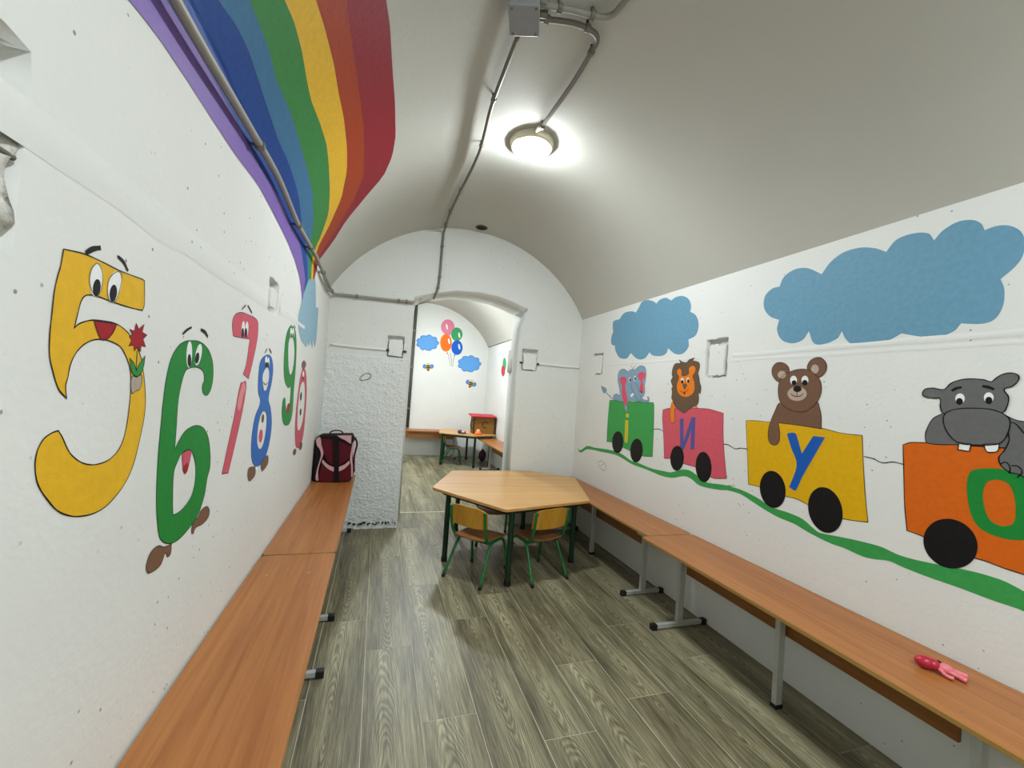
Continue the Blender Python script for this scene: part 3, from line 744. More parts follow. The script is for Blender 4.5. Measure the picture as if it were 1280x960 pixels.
  ('fill','figure','green6',0,[[(2.5395,1.6271),(2.6567,1.6196),(2.7307,1.5461),(2.7654,1.4063),(2.7634,1.2637),(2.7761,1.1444),(2.7275,1.0892),(2.6484,1.0769),(2.5358,1.1006),(2.4785,1.1637),(2.484,1.2268),(2.536,1.2335),(2.5676,1.1908),(2.6261,1.1485),(2.6664,1.1857),(2.6582,1.2908),(2.5927,1.2892),(2.4835,1.3328),(2.433,1.4154),(2.4239,1.529),(2.4626,1.596)],[(2.5606,1.5749),(2.6422,1.5552),(2.6953,1.4849),(2.6874,1.4036),(2.6296,1.3621),(2.5656,1.3993),(2.5166,1.4838),(2.5143,1.5429)]],None,0),
  ('line','outline','black',1,[[(2.5395,1.6271),(2.6567,1.6196),(2.7307,1.5461),(2.7654,1.4063),(2.7634,1.2637),(2.7761,1.1444),(2.7275,1.0892),(2.6484,1.0769),(2.5358,1.1006),(2.4785,1.1637),(2.484,1.2268),(2.536,1.2335),(2.5676,1.1908),(2.6261,1.1485),(2.6664,1.1857),(2.6582,1.2908),(2.5927,1.2892),(2.4835,1.3328),(2.433,1.4154),(2.4239,1.529),(2.4626,1.596)],[(2.5606,1.5749),(2.6422,1.5552),(2.6953,1.4849),(2.6874,1.4036),(2.6296,1.3621),(2.5656,1.3993),(2.5166,1.4838),(2.5143,1.5429)]],0.0015,True,None,0),
  ('fill','mouth','darkred',2,[[(2.6768,1.1726),(2.6673,1.1597),(2.6498,1.1514),(2.6292,1.1497),(2.6109,1.155),(2.5998,1.1658),(2.5986,1.1792),(2.6075,1.1918),(2.6244,1.2003),(2.645,1.2024),(2.6638,1.1974),(2.6755,1.1864)]],None,0),
  ('fill','eye','white',2,[[(2.5811,1.5926),(2.5836,1.5773),(2.5782,1.5654),(2.5666,1.5601),(2.5518,1.5627),(2.538,1.5724),(2.5288,1.5866),(2.5264,1.6016),(2.5315,1.6133),(2.5428,1.6188),(2.5575,1.6166),(2.5715,1.607)]],None,0),
  ('fill','pupil','black',3,[[(2.5756,1.5787),(2.5765,1.571),(2.5728,1.565),(2.5657,1.5622),(2.557,1.5634),(2.5491,1.5682),(2.5441,1.5753),(2.5432,1.5828),(2.5468,1.5888),(2.5538,1.5917),(2.5625,1.5906),(2.5705,1.5859)]],None,1),
  ('fill','eye','white',2,[[(2.6358,1.5989),(2.6379,1.5843),(2.632,1.5729),(2.6197,1.5677),(2.6044,1.5701),(2.5903,1.5792),(2.5811,1.5926),(2.5791,1.6068),(2.5847,1.6181),(2.5967,1.6234),(2.6119,1.6214),(2.6262,1.6125)]],None,0),
  ('fill','pupil','black',3,[[(2.6245,1.584),(2.6254,1.5762),(2.6216,1.57),(2.6142,1.5672),(2.6051,1.5683),(2.5969,1.5732),(2.5917,1.5805),(2.5908,1.5882),(2.5945,1.5943),(2.6018,1.5972),(2.6108,1.5962),(2.6191,1.5913)]],None,1),
  ('line','eyebrow','black',2,[[(2.5164,1.6176),(2.5366,1.6344)]],0.009,False,None,0),
  ('line','eyebrow','black',2,[[(2.6123,1.6412),(2.6578,1.6311)]],0.009,False,None,0),
 ]),
 ('L', 'painted_numeral', 'narrow pink painted number 0 nearest the corner behind the backpack', 'wall painting', None, [
  ('fill','figure','pink0',0,[[(3.0536,1.4163),(3.1512,1.3788),(3.2366,1.2544),(3.2573,1.0709),(3.2331,0.9473),(3.1418,0.8906),(3.0316,0.8932),(2.9544,0.9298),(2.8918,1.0624),(2.8942,1.2113),(2.9284,1.3362),(2.9852,1.4011)],[(3.0355,1.3239),(3.1191,1.3106),(3.1792,1.2006),(3.1726,1.0775),(3.1003,1.0165),(3.0162,1.0094),(2.9684,1.0553),(2.9455,1.1714),(2.9652,1.2853)]],None,0),
  ('line','outline','black',1,[[(3.0536,1.4163),(3.1512,1.3788),(3.2366,1.2544),(3.2573,1.0709),(3.2331,0.9473),(3.1418,0.8906),(3.0316,0.8932),(2.9544,0.9298),(2.8918,1.0624),(2.8942,1.2113),(2.9284,1.3362),(2.9852,1.4011)],[(3.0355,1.3239),(3.1191,1.3106),(3.1792,1.2006),(3.1726,1.0775),(3.1003,1.0165),(3.0162,1.0094),(2.9684,1.0553),(2.9455,1.1714),(2.9652,1.2853)]],0.0015,True,None,0),
  ('fill','hair','shoebrown',2,[[(2.9793,1.4137),(2.9535,1.4384),(3.0156,1.4646),(3.0722,1.4596),(3.119,1.4456),(3.0844,1.4174),(3.0433,1.4055)]],None,0),
  ('fill','pupil','black',2,[[(3.049,1.2288),(3.0458,1.2145),(3.0353,1.2045),(3.0206,1.2014),(3.0055,1.206),(2.9942,1.2169),(2.9894,1.2313),(2.9925,1.2453),(3.0026,1.2553),(3.0172,1.2586),(3.0324,1.2543),(3.0441,1.2434)]],None,0),
  ('fill','nose','black',2,[[(3.0816,1.1241),(3.0782,1.1125),(3.0674,1.1047),(3.0523,1.1028),(3.0369,1.1073),(3.0254,1.1168),(3.0207,1.1288),(3.024,1.1403),(3.0345,1.1481),(3.0495,1.1502),(3.0649,1.146),(3.0768,1.1364)]],None,0),
  ('fill','eye','white',2,[[(3.072,1.3771),(3.0722,1.3678),(3.0641,1.3609),(3.05,1.3582),(3.0337,1.3604),(3.0197,1.3669),(3.0116,1.3758),(3.0114,1.3849),(3.0192,1.3918),(3.033,1.3946),(3.0493,1.3926),(3.0636,1.3862)]],None,0),
  ('fill','cheek','darkred',2,[[(3.0779,1.348),(3.0752,1.3426),(3.0629,1.3386),(3.0445,1.3371),(3.0251,1.3383),(3.0098,1.342),(3.0025,1.3471),(3.005,1.3523),(3.0168,1.3563),(3.0349,1.358),(3.0544,1.3568),(3.0703,1.3532)]],None,0),
  ('fill','shoe','shoebrown',2,[[(3.0064,0.8693),(2.9927,0.861),(2.9673,0.8579),(2.9376,0.8608),(2.9114,0.8687),(2.8955,0.8795),(2.8937,0.8904),(2.9064,0.8986),(2.9306,0.902),(2.9603,0.8995),(2.9874,0.8917),(3.0044,0.8807)]],None,0),
  ('fill','shoe','shoebrown',2,[[(3.2245,0.8772),(3.2077,0.8648),(3.18,0.8587),(3.1491,0.8602),(3.1233,0.8688),(3.1091,0.8821),(3.1099,0.8967),(3.1256,0.9088),(3.1523,0.9153),(3.1833,0.9144),(3.2102,0.906),(3.2254,0.8923)]],None,0),
 ]),
 ('L', 'painted_cloud', 'pale blue painted cloud with a ragged dripping edge at the rainbow foot', 'wall painting', None, [
  ('fill','figure','cloudblue2',4,[[(2.9181,1.9885),(3.0053,2.0202),(3.109,2.0404),(3.2205,2.0339),(3.2947,1.9417),(3.3427,1.8694,1),(3.4647,1.8845,1),(3.4806,1.7958),(3.4885,1.7054),(3.4699,1.6245),(3.4296,1.5848,1),(3.3425,1.6359,1),(3.3227,1.5644,1),(3.2212,1.6181,1),(3.1754,1.5694,1),(3.098,1.5898,1),(3.0817,1.5562,1),(2.982,1.5686),(2.8576,1.5871),(2.7523,1.6431),(2.7168,1.6949),(2.7519,1.762),(2.8048,1.8246),(2.8315,1.8887)]],None,0),
 ]),
 ('R', 'painted_path', 'long wavy green painted ground line under the animal train', 'wall painting', None, [
  ('fill','figure','pathgreen',0,[[(4.0409,0.8108,1),(3.9671,0.8022),(3.824,0.8655),(3.6698,0.8715),(3.3708,0.8923),(3.1846,0.8848),(3.0486,0.8545),(2.9419,0.8529),(2.7765,0.8422),(2.6274,0.8505),(2.5443,0.858),(2.4301,0.9001),(2.3567,0.9076),(2.2965,0.8929),(2.2378,0.8685),(2.1882,0.8634),(2.0907,0.8752),(1.9676,0.8886),(2.0251,0.8842),(1.924,0.8796),(1.8204,0.8626),(1.7243,0.8361),(1.6292,0.8346),(1.5552,0.8257),(1.4844,0.7914),(1.4662,0.7872),(1.3586,0.8019),(1.2769,0.8114),(1.2072,0.8147),(1.1528,0.8058),(1.0994,0.8076),(1.0373,0.8157),(0.993,0.8234),(0.9296,0.8326),(0.8846,0.8353),(0.8458,0.8334),(0.8032,0.8214),(0.7186,0.7977),(0.6292,0.7642),(0.5753,0.7129,1),(0.628,0.7151),(0.717,0.7379),(0.8012,0.7578),(0.8761,0.7574),(0.9593,0.7599),(1.0595,0.7594),(1.1374,0.7639),(1.182,0.7684),(1.2312,0.7555),(1.2739,0.7488),(1.3563,0.7561),(1.4162,0.756),(1.524,0.7716),(1.5965,0.7888),(1.6811,0.7943),(1.7645,0.81),(1.8547,0.8344),(1.9417,0.8553),(2.0867,0.8488),(2.0397,0.8491),(2.1803,0.8309),(2.2683,0.8306),(2.3403,0.8561),(2.4015,0.8601),(2.5274,0.8221),(2.6525,0.8121),(2.8383,0.8225),(3.0273,0.8271),(3.262,0.8613),(3.5459,0.8505),(3.8195,0.8333),(3.9634,0.7767)]],None,0),
 ]),
 ('R', 'painted_wagon', 'green painted train wagon with yellow letter I at the far end of the train', 'wall painting', None, [
  ('fill','wagon_body','wagongreen',1,[[(3.4487,1.3442,1),(3.1793,1.3436),(2.7967,1.3495,1),(2.7864,1.3256),(2.7745,1.1614),(2.7669,0.9326,1),(2.898,0.9188),(3.172,0.944),(3.3583,0.9655),(3.4516,0.9577,1),(3.4581,1.1519)]],None,0),
  ('line','outline','dkgreen',2,[[(3.4487,1.3442,1),(3.1793,1.3436),(2.7967,1.3495,1),(2.7864,1.3256),(2.7745,1.1614),(2.7669,0.9326,1),(2.898,0.9188),(3.172,0.944),(3.3583,0.9655),(3.4516,0.9577,1),(3.4581,1.1519)]],0.0035,True,None,0),
  ('fill','letter','yellowW',3,[[(3.1703,1.1817,1),(3.123,1.1856,1),(3.1154,1.0851),(3.117,0.9998),(3.1386,0.9895),(3.159,0.9996),(3.1656,1.0904)]],None,0),
  ('fill','letter_dot','yellowW',3,[[(3.1181,1.2255),(3.1203,1.2157),(3.1284,1.2081),(3.1403,1.2046),(3.1529,1.2062),(3.1628,1.2125),(3.1672,1.2219),(3.165,1.2318),(3.1567,1.2395),(3.1447,1.2429),(3.1322,1.2412),(3.1225,1.2348)]],None,0),
  ('fill','wheel','black',3,[[(3.1771,0.988),(3.1863,0.9394),(3.2165,0.9005),(3.2605,0.8815),(3.3069,0.8882),(3.343,0.9195),(3.3585,0.9672),(3.3486,1.018),(3.3162,1.0573),(3.271,1.0746),(3.2253,1.0657),(3.1913,1.034)]],None,0),
  ('fill','wheel','black',3,[[(2.894,0.9588),(2.9042,0.9101),(2.9342,0.871),(2.9766,0.8519),(3.0205,0.8585),(3.0539,0.8899),(3.067,0.9379),(3.0558,0.9888),(3.0238,1.0282),(2.9803,1.0455),(2.9372,1.0367),(2.9059,1.0049)]],None,0),
 ]),
 ('R', 'painted_elephant', 'blue-grey painted elephant with pink ears riding the green wagon', 'wall painting', None, [
  ('fill','figure','elephant',3,[[(3.3839,1.3501,1),(3.3884,1.3866),(3.3375,1.405),(3.2806,1.3952),(3.2906,1.4452),(3.3322,1.5351),(3.3286,1.5916),(3.291,1.6221),(3.2312,1.6246),(3.1701,1.601),(3.1343,1.6194),(3.0692,1.6152),(3.044,1.6323),(2.9926,1.646),(2.9399,1.6337),(2.9154,1.5922),(2.9145,1.5517),(2.9238,1.4808),(2.9151,1.4302),(2.9319,1.3974),(2.9614,1.3863),(2.9375,1.3708),(2.895,1.3653),(2.8661,1.3714),(2.8779,1.3909),(2.8614,1.3895),(2.8489,1.3621),(2.8768,1.349),(2.9607,1.3474),(3.1407,1.3419),(3.1453,1.2482,1),(3.1802,1.2676),(3.2117,1.3368,1)]],None,0),
  ('line','outline','dkblue',4,[[(3.3839,1.3501,1),(3.3884,1.3866),(3.3375,1.405),(3.2806,1.3952),(3.2906,1.4452),(3.3322,1.5351),(3.3286,1.5916),(3.291,1.6221),(3.2312,1.6246),(3.1701,1.601),(3.1343,1.6194),(3.0692,1.6152),(3.044,1.6323),(2.9926,1.646),(2.9399,1.6337),(2.9154,1.5922),(2.9145,1.5517),(2.9238,1.4808),(2.9151,1.4302),(2.9319,1.3974),(2.9614,1.3863),(2.9375,1.3708),(2.895,1.3653),(2.8661,1.3714),(2.8779,1.3909),(2.8614,1.3895),(2.8489,1.3621),(2.8768,1.349),(2.9607,1.3474),(3.1407,1.3419),(3.1453,1.2482,1),(3.1802,1.2676),(3.2117,1.3368,1)]],0.0028,True,None,0),
  ('fill','ear','earpink',4,[[(3.2977,1.5404),(3.2533,1.5588),(3.203,1.5504),(3.1895,1.5175),(3.2046,1.4792),(3.1815,1.4141),(3.1575,1.3553),(3.1689,1.304),(3.191,1.3105),(3.23,1.358),(3.2503,1.4126),(3.254,1.479)]],None,0),
  ('fill','ear','earpink',4,[[(3.0277,1.5638),(2.9871,1.5941),(2.9345,1.5825),(2.9229,1.5518),(2.9541,1.5267),(2.9335,1.4604),(2.9478,1.4194),(2.9778,1.4269),(2.9935,1.4597),(2.9782,1.5114)]],None,0),
  ('fill','eye','white',4,[[(3.1225,1.5311),(3.1236,1.5204),(3.1289,1.5126),(3.137,1.5097),(3.1458,1.5126),(3.153,1.5205),(3.1565,1.5314),(3.1554,1.5422),(3.1501,1.55),(3.1419,1.5528),(3.133,1.5498),(3.126,1.5419)]],None,0),
  ('fill','pupil','black',5,[[(3.1223,1.529),(3.1229,1.5209),(3.1263,1.5151),(3.1317,1.5129),(3.1376,1.5151),(3.1424,1.521),(3.1449,1.5291),(3.1442,1.5372),(3.1408,1.5431),(3.1353,1.5452),(3.1295,1.543),(3.1247,1.537)]],None,1),
  ('fill','eye','white',4,[[(3.0484,1.541),(3.0493,1.5295),(3.0543,1.521),(3.0621,1.518),(3.0707,1.5211),(3.0776,1.5297),(3.0811,1.5414),(3.0802,1.553),(3.0751,1.5615),(3.0673,1.5644),(3.0588,1.5612),(3.0519,1.5526)]],None,0),
  ('fill','pupil','black',5,[[(3.05,1.5389),(3.0506,1.5316),(3.054,1.5262),(3.0592,1.5243),(3.0649,1.5263),(3.0695,1.5317),(3.0717,1.5391),(3.0711,1.5465),(3.0677,1.5519),(3.0625,1.5538),(3.0568,1.5518),(3.0523,1.5463)]],None,1),
  ('fill','mouth','white',4,[[(3.0734,1.3926),(3.0845,1.3868),(3.0974,1.3847),(3.1087,1.3867),(3.1154,1.3924),(3.1155,1.4002),(3.1091,1.408),(3.0979,1.4137),(3.085,1.4157),(3.0738,1.4136),(3.0673,1.408),(3.0672,1.4003)]],None,0),
  ('fill','tusk','white',4,[[(2.95,1.4244),(2.9516,1.4193),(2.9568,1.4154),(2.9643,1.4139),(2.9722,1.4151),(2.9783,1.4187),(2.981,1.4238),(2.9794,1.429),(2.9741,1.4328),(2.9665,1.4343),(2.9587,1.4331),(2.9526,1.4295)]],None,0),
  ('line','trunk_line','dkblue',5,[[(3.1204,1.4957),(3.0965,1.4479),(3.0457,1.4015),(3.0151,1.3659),(2.9445,1.3563)]],0.003,False,None,0),
  ('line','trunk_line','dkblue',5,[[(3.0477,1.5011),(3.007,1.4544),(2.981,1.4083),(2.9379,1.3738)]],0.003,False,None,0),
  ('line','trunk_line','dkblue',5,[[(3.2962,1.4059),(3.2804,1.4454)]],0.003,False,None,0),
  ('line','trunk_line','dkblue',5,[[(3.1114,1.4157),(3.0812,1.3931),(3.0443,1.3879)]],0.003,False,None,0),
  ('line','hair','dkblue',4,[[(3.1287,1.6536),(3.1062,1.6185)]],0.0045,False,None,0),
  ('line','hair','dkblue',4,[[(3.0729,1.6492),(3.0969,1.6182)]],0.0045,False,None,0),
  ('line','tail','dkblue',3,[[(3.3906,1.3521),(3.4723,1.39),(3.525,1.4123)]],0.006,False,None,0),
  ('fill','tail_tip','elephant',3,[[(3.6198,1.4746,1),(3.5299,1.4514),(3.5158,1.4302),(3.5589,1.4056,1),(3.5928,1.4314)]],None,0),
  ('line','outline','dkblue',4,[[(3.6198,1.4746,1),(3.5299,1.4514),(3.5158,1.4302),(3.5589,1.4056,1),(3.5928,1.4314)]],0.0028,True,None,0),
 ]),
 ('R', 'painted_wagon', 'pink painted train wagon with blue-violet letter И under the lion', 'wall painting', None, [
  ('fill','wagon_body','wagonpink',1,[[(2.6754,1.3011,1),(2.6012,1.3166),(2.4939,1.3244),(2.3336,1.3317),(2.2207,1.3324),(2.0945,1.3141,1),(2.0871,1.1908),(2.0638,1.0403),(2.0403,0.9208,1),(2.1542,0.9018),(2.3004,0.9395),(2.4151,0.9435),(2.5533,0.9545),(2.6264,0.9439,1),(2.6541,1.1267),(2.6774,1.2463)]],None,0),
  ('line','outline','dkred2',2,[[(2.6754,1.3011,1),(2.6012,1.3166),(2.4939,1.3244),(2.3336,1.3317),(2.2207,1.3324),(2.0945,1.3141,1),(2.0871,1.1908),(2.0638,1.0403),(2.0403,0.9208,1),(2.1542,0.9018),(2.3004,0.9395),(2.4151,0.9435),(2.5533,0.9545),(2.6264,0.9439,1),(2.6541,1.1267),(2.6774,1.2463)]],0.0035,True,None,0),
  ('fill','letter','blueL',3,[[(2.4846,1.2504,1),(2.4464,1.2534,1),(2.4324,1.0951,1),(2.3698,1.2681,1),(2.3309,1.2711,1),(2.3244,1.0565,1),(2.363,1.049,1),(2.3623,1.1809,1),(2.4237,1.0399,1),(2.4613,1.0343,1)]],None,0),
  ('fill','wheel','black',3,[[(2.4183,0.9785),(2.4258,0.9341),(2.4497,0.8984),(2.4843,0.8807),(2.5206,0.8864),(2.5487,0.9145),(2.5604,0.9578),(2.5523,1.004),(2.5267,1.0402),(2.4912,1.0563),(2.4555,1.0488),(2.429,1.0203)]],None,0),
  ('fill','wheel','black',3,[[(2.164,0.9704),(2.1657,0.9215),(2.1848,0.881),(2.2168,0.8595),(2.2535,0.8633),(2.2851,0.8921),(2.3026,0.9388),(2.3007,0.9901),(2.28,1.0315),(2.2466,1.0516),(2.2101,1.0454),(2.18,1.0156)]],None,0),
 ]),
 ('R', 'painted_lion', 'orange painted lion with a shaggy brown mane riding the pink wagon', 'wall painting', None, [
  ('fill','arm','lionorange',3,[[(2.5779,1.3636,1),(2.5472,1.3559),(2.5468,1.2925),(2.5391,1.2388),(2.5527,1.2105),(2.5752,1.2176),(2.5941,1.2711),(2.5891,1.3356)]],None,0),
  ('line','outline','rust',4,[[(2.5779,1.3636,1),(2.5472,1.3559),(2.5468,1.2925),(2.5391,1.2388),(2.5527,1.2105),(2.5752,1.2176),(2.5941,1.2711),(2.5891,1.3356)]],0.0028,True,None,0),
  ('fill','arm','lionorange',3,[[(2.3639,1.3385,1),(2.3422,1.3634),(2.3127,1.3329,1)]],None,0),
  ('fill','mane','mane',4,[[(2.532,1.6728,1),(2.4976,1.6548),(2.4521,1.6464,1),(2.4226,1.6669),(2.3748,1.6772,1),(2.3911,1.6565,1),(2.3304,1.6407),(2.3221,1.6107),(2.3325,1.5687,1),(2.3192,1.5346),(2.3136,1.5093),(2.2967,1.4716),(2.3012,1.4297,1),(2.3173,1.442,1),(2.3155,1.3663),(2.3639,1.3385),(2.4459,1.2903,1),(2.534,1.3294),(2.5719,1.373,1),(2.5873,1.3908,1),(2.5847,1.4367,1),(2.5942,1.4641,1),(2.5812,1.4735,1),(2.6063,1.5195,1),(2.5881,1.547,1),(2.5995,1.5656,1),(2.5941,1.6116),(2.5696,1.6428),(2.5124,1.6448,1)]],None,0),
  ('line','outline','dkbrown',4,[[(2.532,1.6728,1),(2.4976,1.6548),(2.4521,1.6464,1),(2.4226,1.6669),(2.3748,1.6772,1),(2.3911,1.6565,1),(2.3304,1.6407),(2.3221,1.6107),(2.3325,1.5687,1),(2.3192,1.5346),(2.3136,1.5093),(2.2967,1.4716),(2.3012,1.4297,1),(2.3173,1.442,1),(2.3155,1.3663),(2.3639,1.3385),(2.4459,1.2903,1),(2.534,1.3294),(2.5719,1.373,1),(2.5873,1.3908,1),(2.5847,1.4367,1),(2.5942,1.4641,1),(2.5812,1.4735,1),(2.6063,1.5195,1),(2.5881,1.547,1),(2.5995,1.5656,1),(2.5941,1.6116),(2.5696,1.6428),(2.5124,1.6448,1)]],0.0028,True,None,0),
  ('fill','face','lionorange',5,[[(2.5465,1.5827),(2.5261,1.6074),(2.4987,1.5949),(2.486,1.5544),(2.4443,1.5581),(2.4203,1.569),(2.4235,1.6057),(2.3883,1.6235),(2.3594,1.6078),(2.3604,1.5779),(2.3819,1.5483),(2.3606,1.5095),(2.3607,1.4411),(2.4124,1.4071),(2.4755,1.4078),(2.524,1.4379),(2.5382,1.4919),(2.5201,1.5415)]],None,0),
  ('line','outline','rust',6,[[(2.5465,1.5827),(2.5261,1.6074),(2.4987,1.5949),(2.486,1.5544),(2.4443,1.5581),(2.4203,1.569),(2.4235,1.6057),(2.3883,1.6235),(2.3594,1.6078),(2.3604,1.5779),(2.3819,1.5483),(2.3606,1.5095),(2.3607,1.4411),(2.4124,1.4071),(2.4755,1.4078),(2.524,1.4379),(2.5382,1.4919),(2.5201,1.5415)]],0.0028,True,None,0),
  ('fill','fringe','mane',6,[[(2.4713,1.5763,1),(2.4622,1.5451,1),(2.4565,1.5671,1),(2.4433,1.5466,1),(2.4396,1.5755,1)]],None,0),
  ('fill','eye','white',6,[[(2.4663,1.5204),(2.4677,1.5111),(2.4732,1.5043),(2.4814,1.5018),(2.49,1.5044),(2.4968,1.5112),(2.4999,1.5206),(2.4985,1.53),(2.4929,1.5368),(2.4847,1.5392),(2.4761,1.5366),(2.4694,1.5297)]],None,0),
  ('fill','pupil','black',7,[[(2.4694,1.5116),(2.4705,1.5049),(2.4748,1.5001),(2.481,1.4983),(2.4877,1.5001),(2.4928,1.505),(2.4952,1.5117),(2.494,1.5184),(2.4897,1.5232),(2.4834,1.525),(2.4768,1.5231),(2.4717,1.5182)]],None,1),
  ('fill','eye','white',6,[[(2.4101,1.5218),(2.4113,1.5131),(2.4161,1.5068),(2.4234,1.5044),(2.431,1.5068),(2.4371,1.5132),(2.4399,1.522),(2.4386,1.5308),(2.4337,1.5371),(2.4264,1.5394),(2.4188,1.5369),(2.4128,1.5305)]],None,0),
  ('fill','pupil','black',7,[[(2.4108,1.5166),(2.4117,1.5096),(2.4153,1.5045),(2.4207,1.5027),(2.4265,1.5046),(2.431,1.5097),(2.4332,1.5167),(2.4323,1.5237),(2.4286,1.5288),(2.4232,1.5306),(2.4174,1.5287),(2.4129,1.5235)]],None,1),
  ('fill','nose','mane',6,[[(2.4755,1.4939),(2.4324,1.4939),(2.4357,1.4747),(2.4514,1.4525,1),(2.4685,1.4726)]],None,0),
  ('line','mouth','rust',6,[[(2.4985,1.4473),(2.4715,1.4345),(2.4499,1.435),(2.411,1.4618)]],0.0037,False,None,0),
  ('line','mouth','rust',6,[[(2.4518,1.4569),(2.4524,1.4349)]],0.0037,False,None,0),
  ('fill','tongue','darkred',6,[[(2.4432,1.4307),(2.4439,1.4254),(2.4468,1.4215),(2.4511,1.42),(2.4556,1.4213),(2.4592,1.4251),(2.4609,1.4303),(2.4602,1.4356),(2.4572,1.4396),(2.4529,1.4411),(2.4484,1.4397),(2.4448,1.4359)]],None,0),
 ]),
 ('R', 'painted_wagon', 'yellow painted train wagon with blue letter У under the bear', 'wall painting', None, [
  ('fill','wagon_body','wagonyellow',1,[[(1.9235,1.2828,1),(1.8674,1.2875),(1.7701,1.2882),(1.6568,1.2895),(1.4849,1.2833),(1.3955,1.2701),(1.3056,1.2693,1),(1.2931,1.125),(1.2788,0.9965),(1.2651,0.9009,1),(1.3068,0.8927),(1.3698,0.8855),(1.5315,0.9035),(1.5893,0.9154),(1.6493,0.9139),(1.8069,0.9253),(1.8813,0.9236,1),(1.9002,1.0867)]],None,0),
  ('line','outline','dkbrown',2,[[(1.9235,1.2828,1),(1.8674,1.2875),(1.7701,1.2882),(1.6568,1.2895),(1.4849,1.2833),(1.3955,1.2701),(1.3056,1.2693,1),(1.2931,1.125),(1.2788,0.9965),(1.2651,0.9009,1),(1.3068,0.8927),(1.3698,0.8855),(1.5315,0.9035),(1.5893,0.9154),(1.6493,0.9139),(1.8069,0.9253),(1.8813,0.9236,1),(1.9002,1.0867)]],0.0028,True,None,0),
  ('fill','letter','blueY',4,[[(1.6636,1.2364,1),(1.6387,1.2442),(1.6176,1.2438),(1.6061,1.2254),(1.5759,1.1462,1),(1.523,1.241,1),(1.4663,1.2412,1),(1.5171,1.1354),(1.5671,1.0308),(1.5955,0.9588),(1.6063,0.9541),(1.6334,0.966,1),(1.5994,1.0867),(1.634,1.1653)]],None,0),
  ('fill','wheel','black',4,[[(1.6545,0.9585),(1.6528,0.9098),(1.6703,0.8662),(1.703,0.839),(1.743,0.8356),(1.7797,0.8583),(1.8025,0.9017),(1.8045,0.9536),(1.785,0.999),(1.75,1.025),(1.7097,1.0252),(1.675,1.0006)]],None,0),
  ('fill','wheel','black',4,[[(1.3756,0.9423),(1.3683,0.8906),(1.3812,0.8416),(1.4114,0.8072),(1.452,0.7968),(1.4925,0.8146),(1.5215,0.857),(1.53,0.9124),(1.5152,0.9647),(1.4818,0.9984),(1.44,1.005),(1.4014,0.984)]],None,0),
 ]),
 ('R', 'painted_bear', 'brown painted teddy bear with one paw over the yellow wagon', 'wall painting', None, [
  ('fill','body','bearbrown',3,[[(1.7107,1.3966),(1.7403,1.3469),(1.762,1.293),(1.7733,1.2317),(1.7632,1.1804),(1.7289,1.1665),(1.7058,1.188),(1.7029,1.2322),(1.7161,1.2881,1),(1.5964,1.2863),(1.4861,1.2802,1),(1.4891,1.3364),(1.5003,1.3824),(1.5153,1.4086),(1.6082,1.3624)]],None,0),
  ('line','outline','dkbrown',4,[[(1.7107,1.3966),(1.7403,1.3469),(1.762,1.293),(1.7733,1.2317),(1.7632,1.1804),(1.7289,1.1665),(1.7058,1.188),(1.7029,1.2322),(1.7161,1.2881,1),(1.5964,1.2863),(1.4861,1.2802,1),(1.4891,1.3364),(1.5003,1.3824),(1.5153,1.4086),(1.6082,1.3624)]],0.0028,True,None,0),
  ('fill','ear','bearbrown',4,[[(1.6696,1.565),(1.6789,1.5907),(1.7079,1.6103),(1.7487,1.61),(1.7719,1.5792),(1.7605,1.5336),(1.7175,1.5049),(1.6863,1.518)]],None,0),
  ('line','outline','dkbrown',4,[[(1.6696,1.565),(1.6789,1.5907),(1.7079,1.6103),(1.7487,1.61),(1.7719,1.5792),(1.7605,1.5336),(1.7175,1.5049),(1.6863,1.518)]],0.0028,True,None,0),
  ('fill','ear','bearbrown',4,[[(1.5718,1.5727),(1.5645,1.6071),(1.5376,1.6263),(1.5035,1.6244),(1.4787,1.5929),(1.48,1.5564),(1.5051,1.5314),(1.5323,1.5305)]],None,0),
  ('line','outline','dkbrown',4,[[(1.5718,1.5727),(1.5645,1.6071),(1.5376,1.6263),(1.5035,1.6244),(1.4787,1.5929),(1.48,1.5564),(1.5051,1.5314),(1.5323,1.5305)]],0.0028,True,None,0),
  ('fill','head','bearbrown',5,[[(1.673,1.5578),(1.6206,1.5721),(1.5694,1.5691),(1.526,1.5406),(1.5002,1.5032),(1.4973,1.4495),(1.5183,1.4017),(1.5578,1.3655),(1.604,1.3536),(1.6614,1.3664),(1.711,1.4003),(1.7268,1.4589),(1.7219,1.5109),(1.7036,1.5402)]],None,0),
  ('line','outline','dkbrown',6,[[(1.673,1.5578),(1.6206,1.5721),(1.5694,1.5691),(1.526,1.5406),(1.5002,1.5032),(1.4973,1.4495),(1.5183,1.4017),(1.5578,1.3655),(1.604,1.3536),(1.6614,1.3664),(1.711,1.4003),(1.7268,1.4589),(1.7219,1.5109),(1.7036,1.5402)]],0.0028,True,None,0),
  ('fill','inner_ear','bearpink',6,[[(1.6864,1.5457),(1.689,1.5356),(1.6972,1.5282),(1.7091,1.5255),(1.7214,1.5285),(1.7308,1.5362),(1.7348,1.5467),(1.7321,1.5571),(1.7236,1.5645),(1.7116,1.5669),(1.6994,1.5638),(1.6902,1.5561)]],None,0),
  ('fill','inner_ear','bearpink',6,[[(1.5134,1.5708),(1.5153,1.5597),(1.5218,1.5516),(1.5312,1.5489),(1.5411,1.5521),(1.5487,1.5606),(1.552,1.572),(1.55,1.5833),(1.5433,1.5914),(1.5337,1.594),(1.524,1.5906),(1.5165,1.5821)]],None,0),
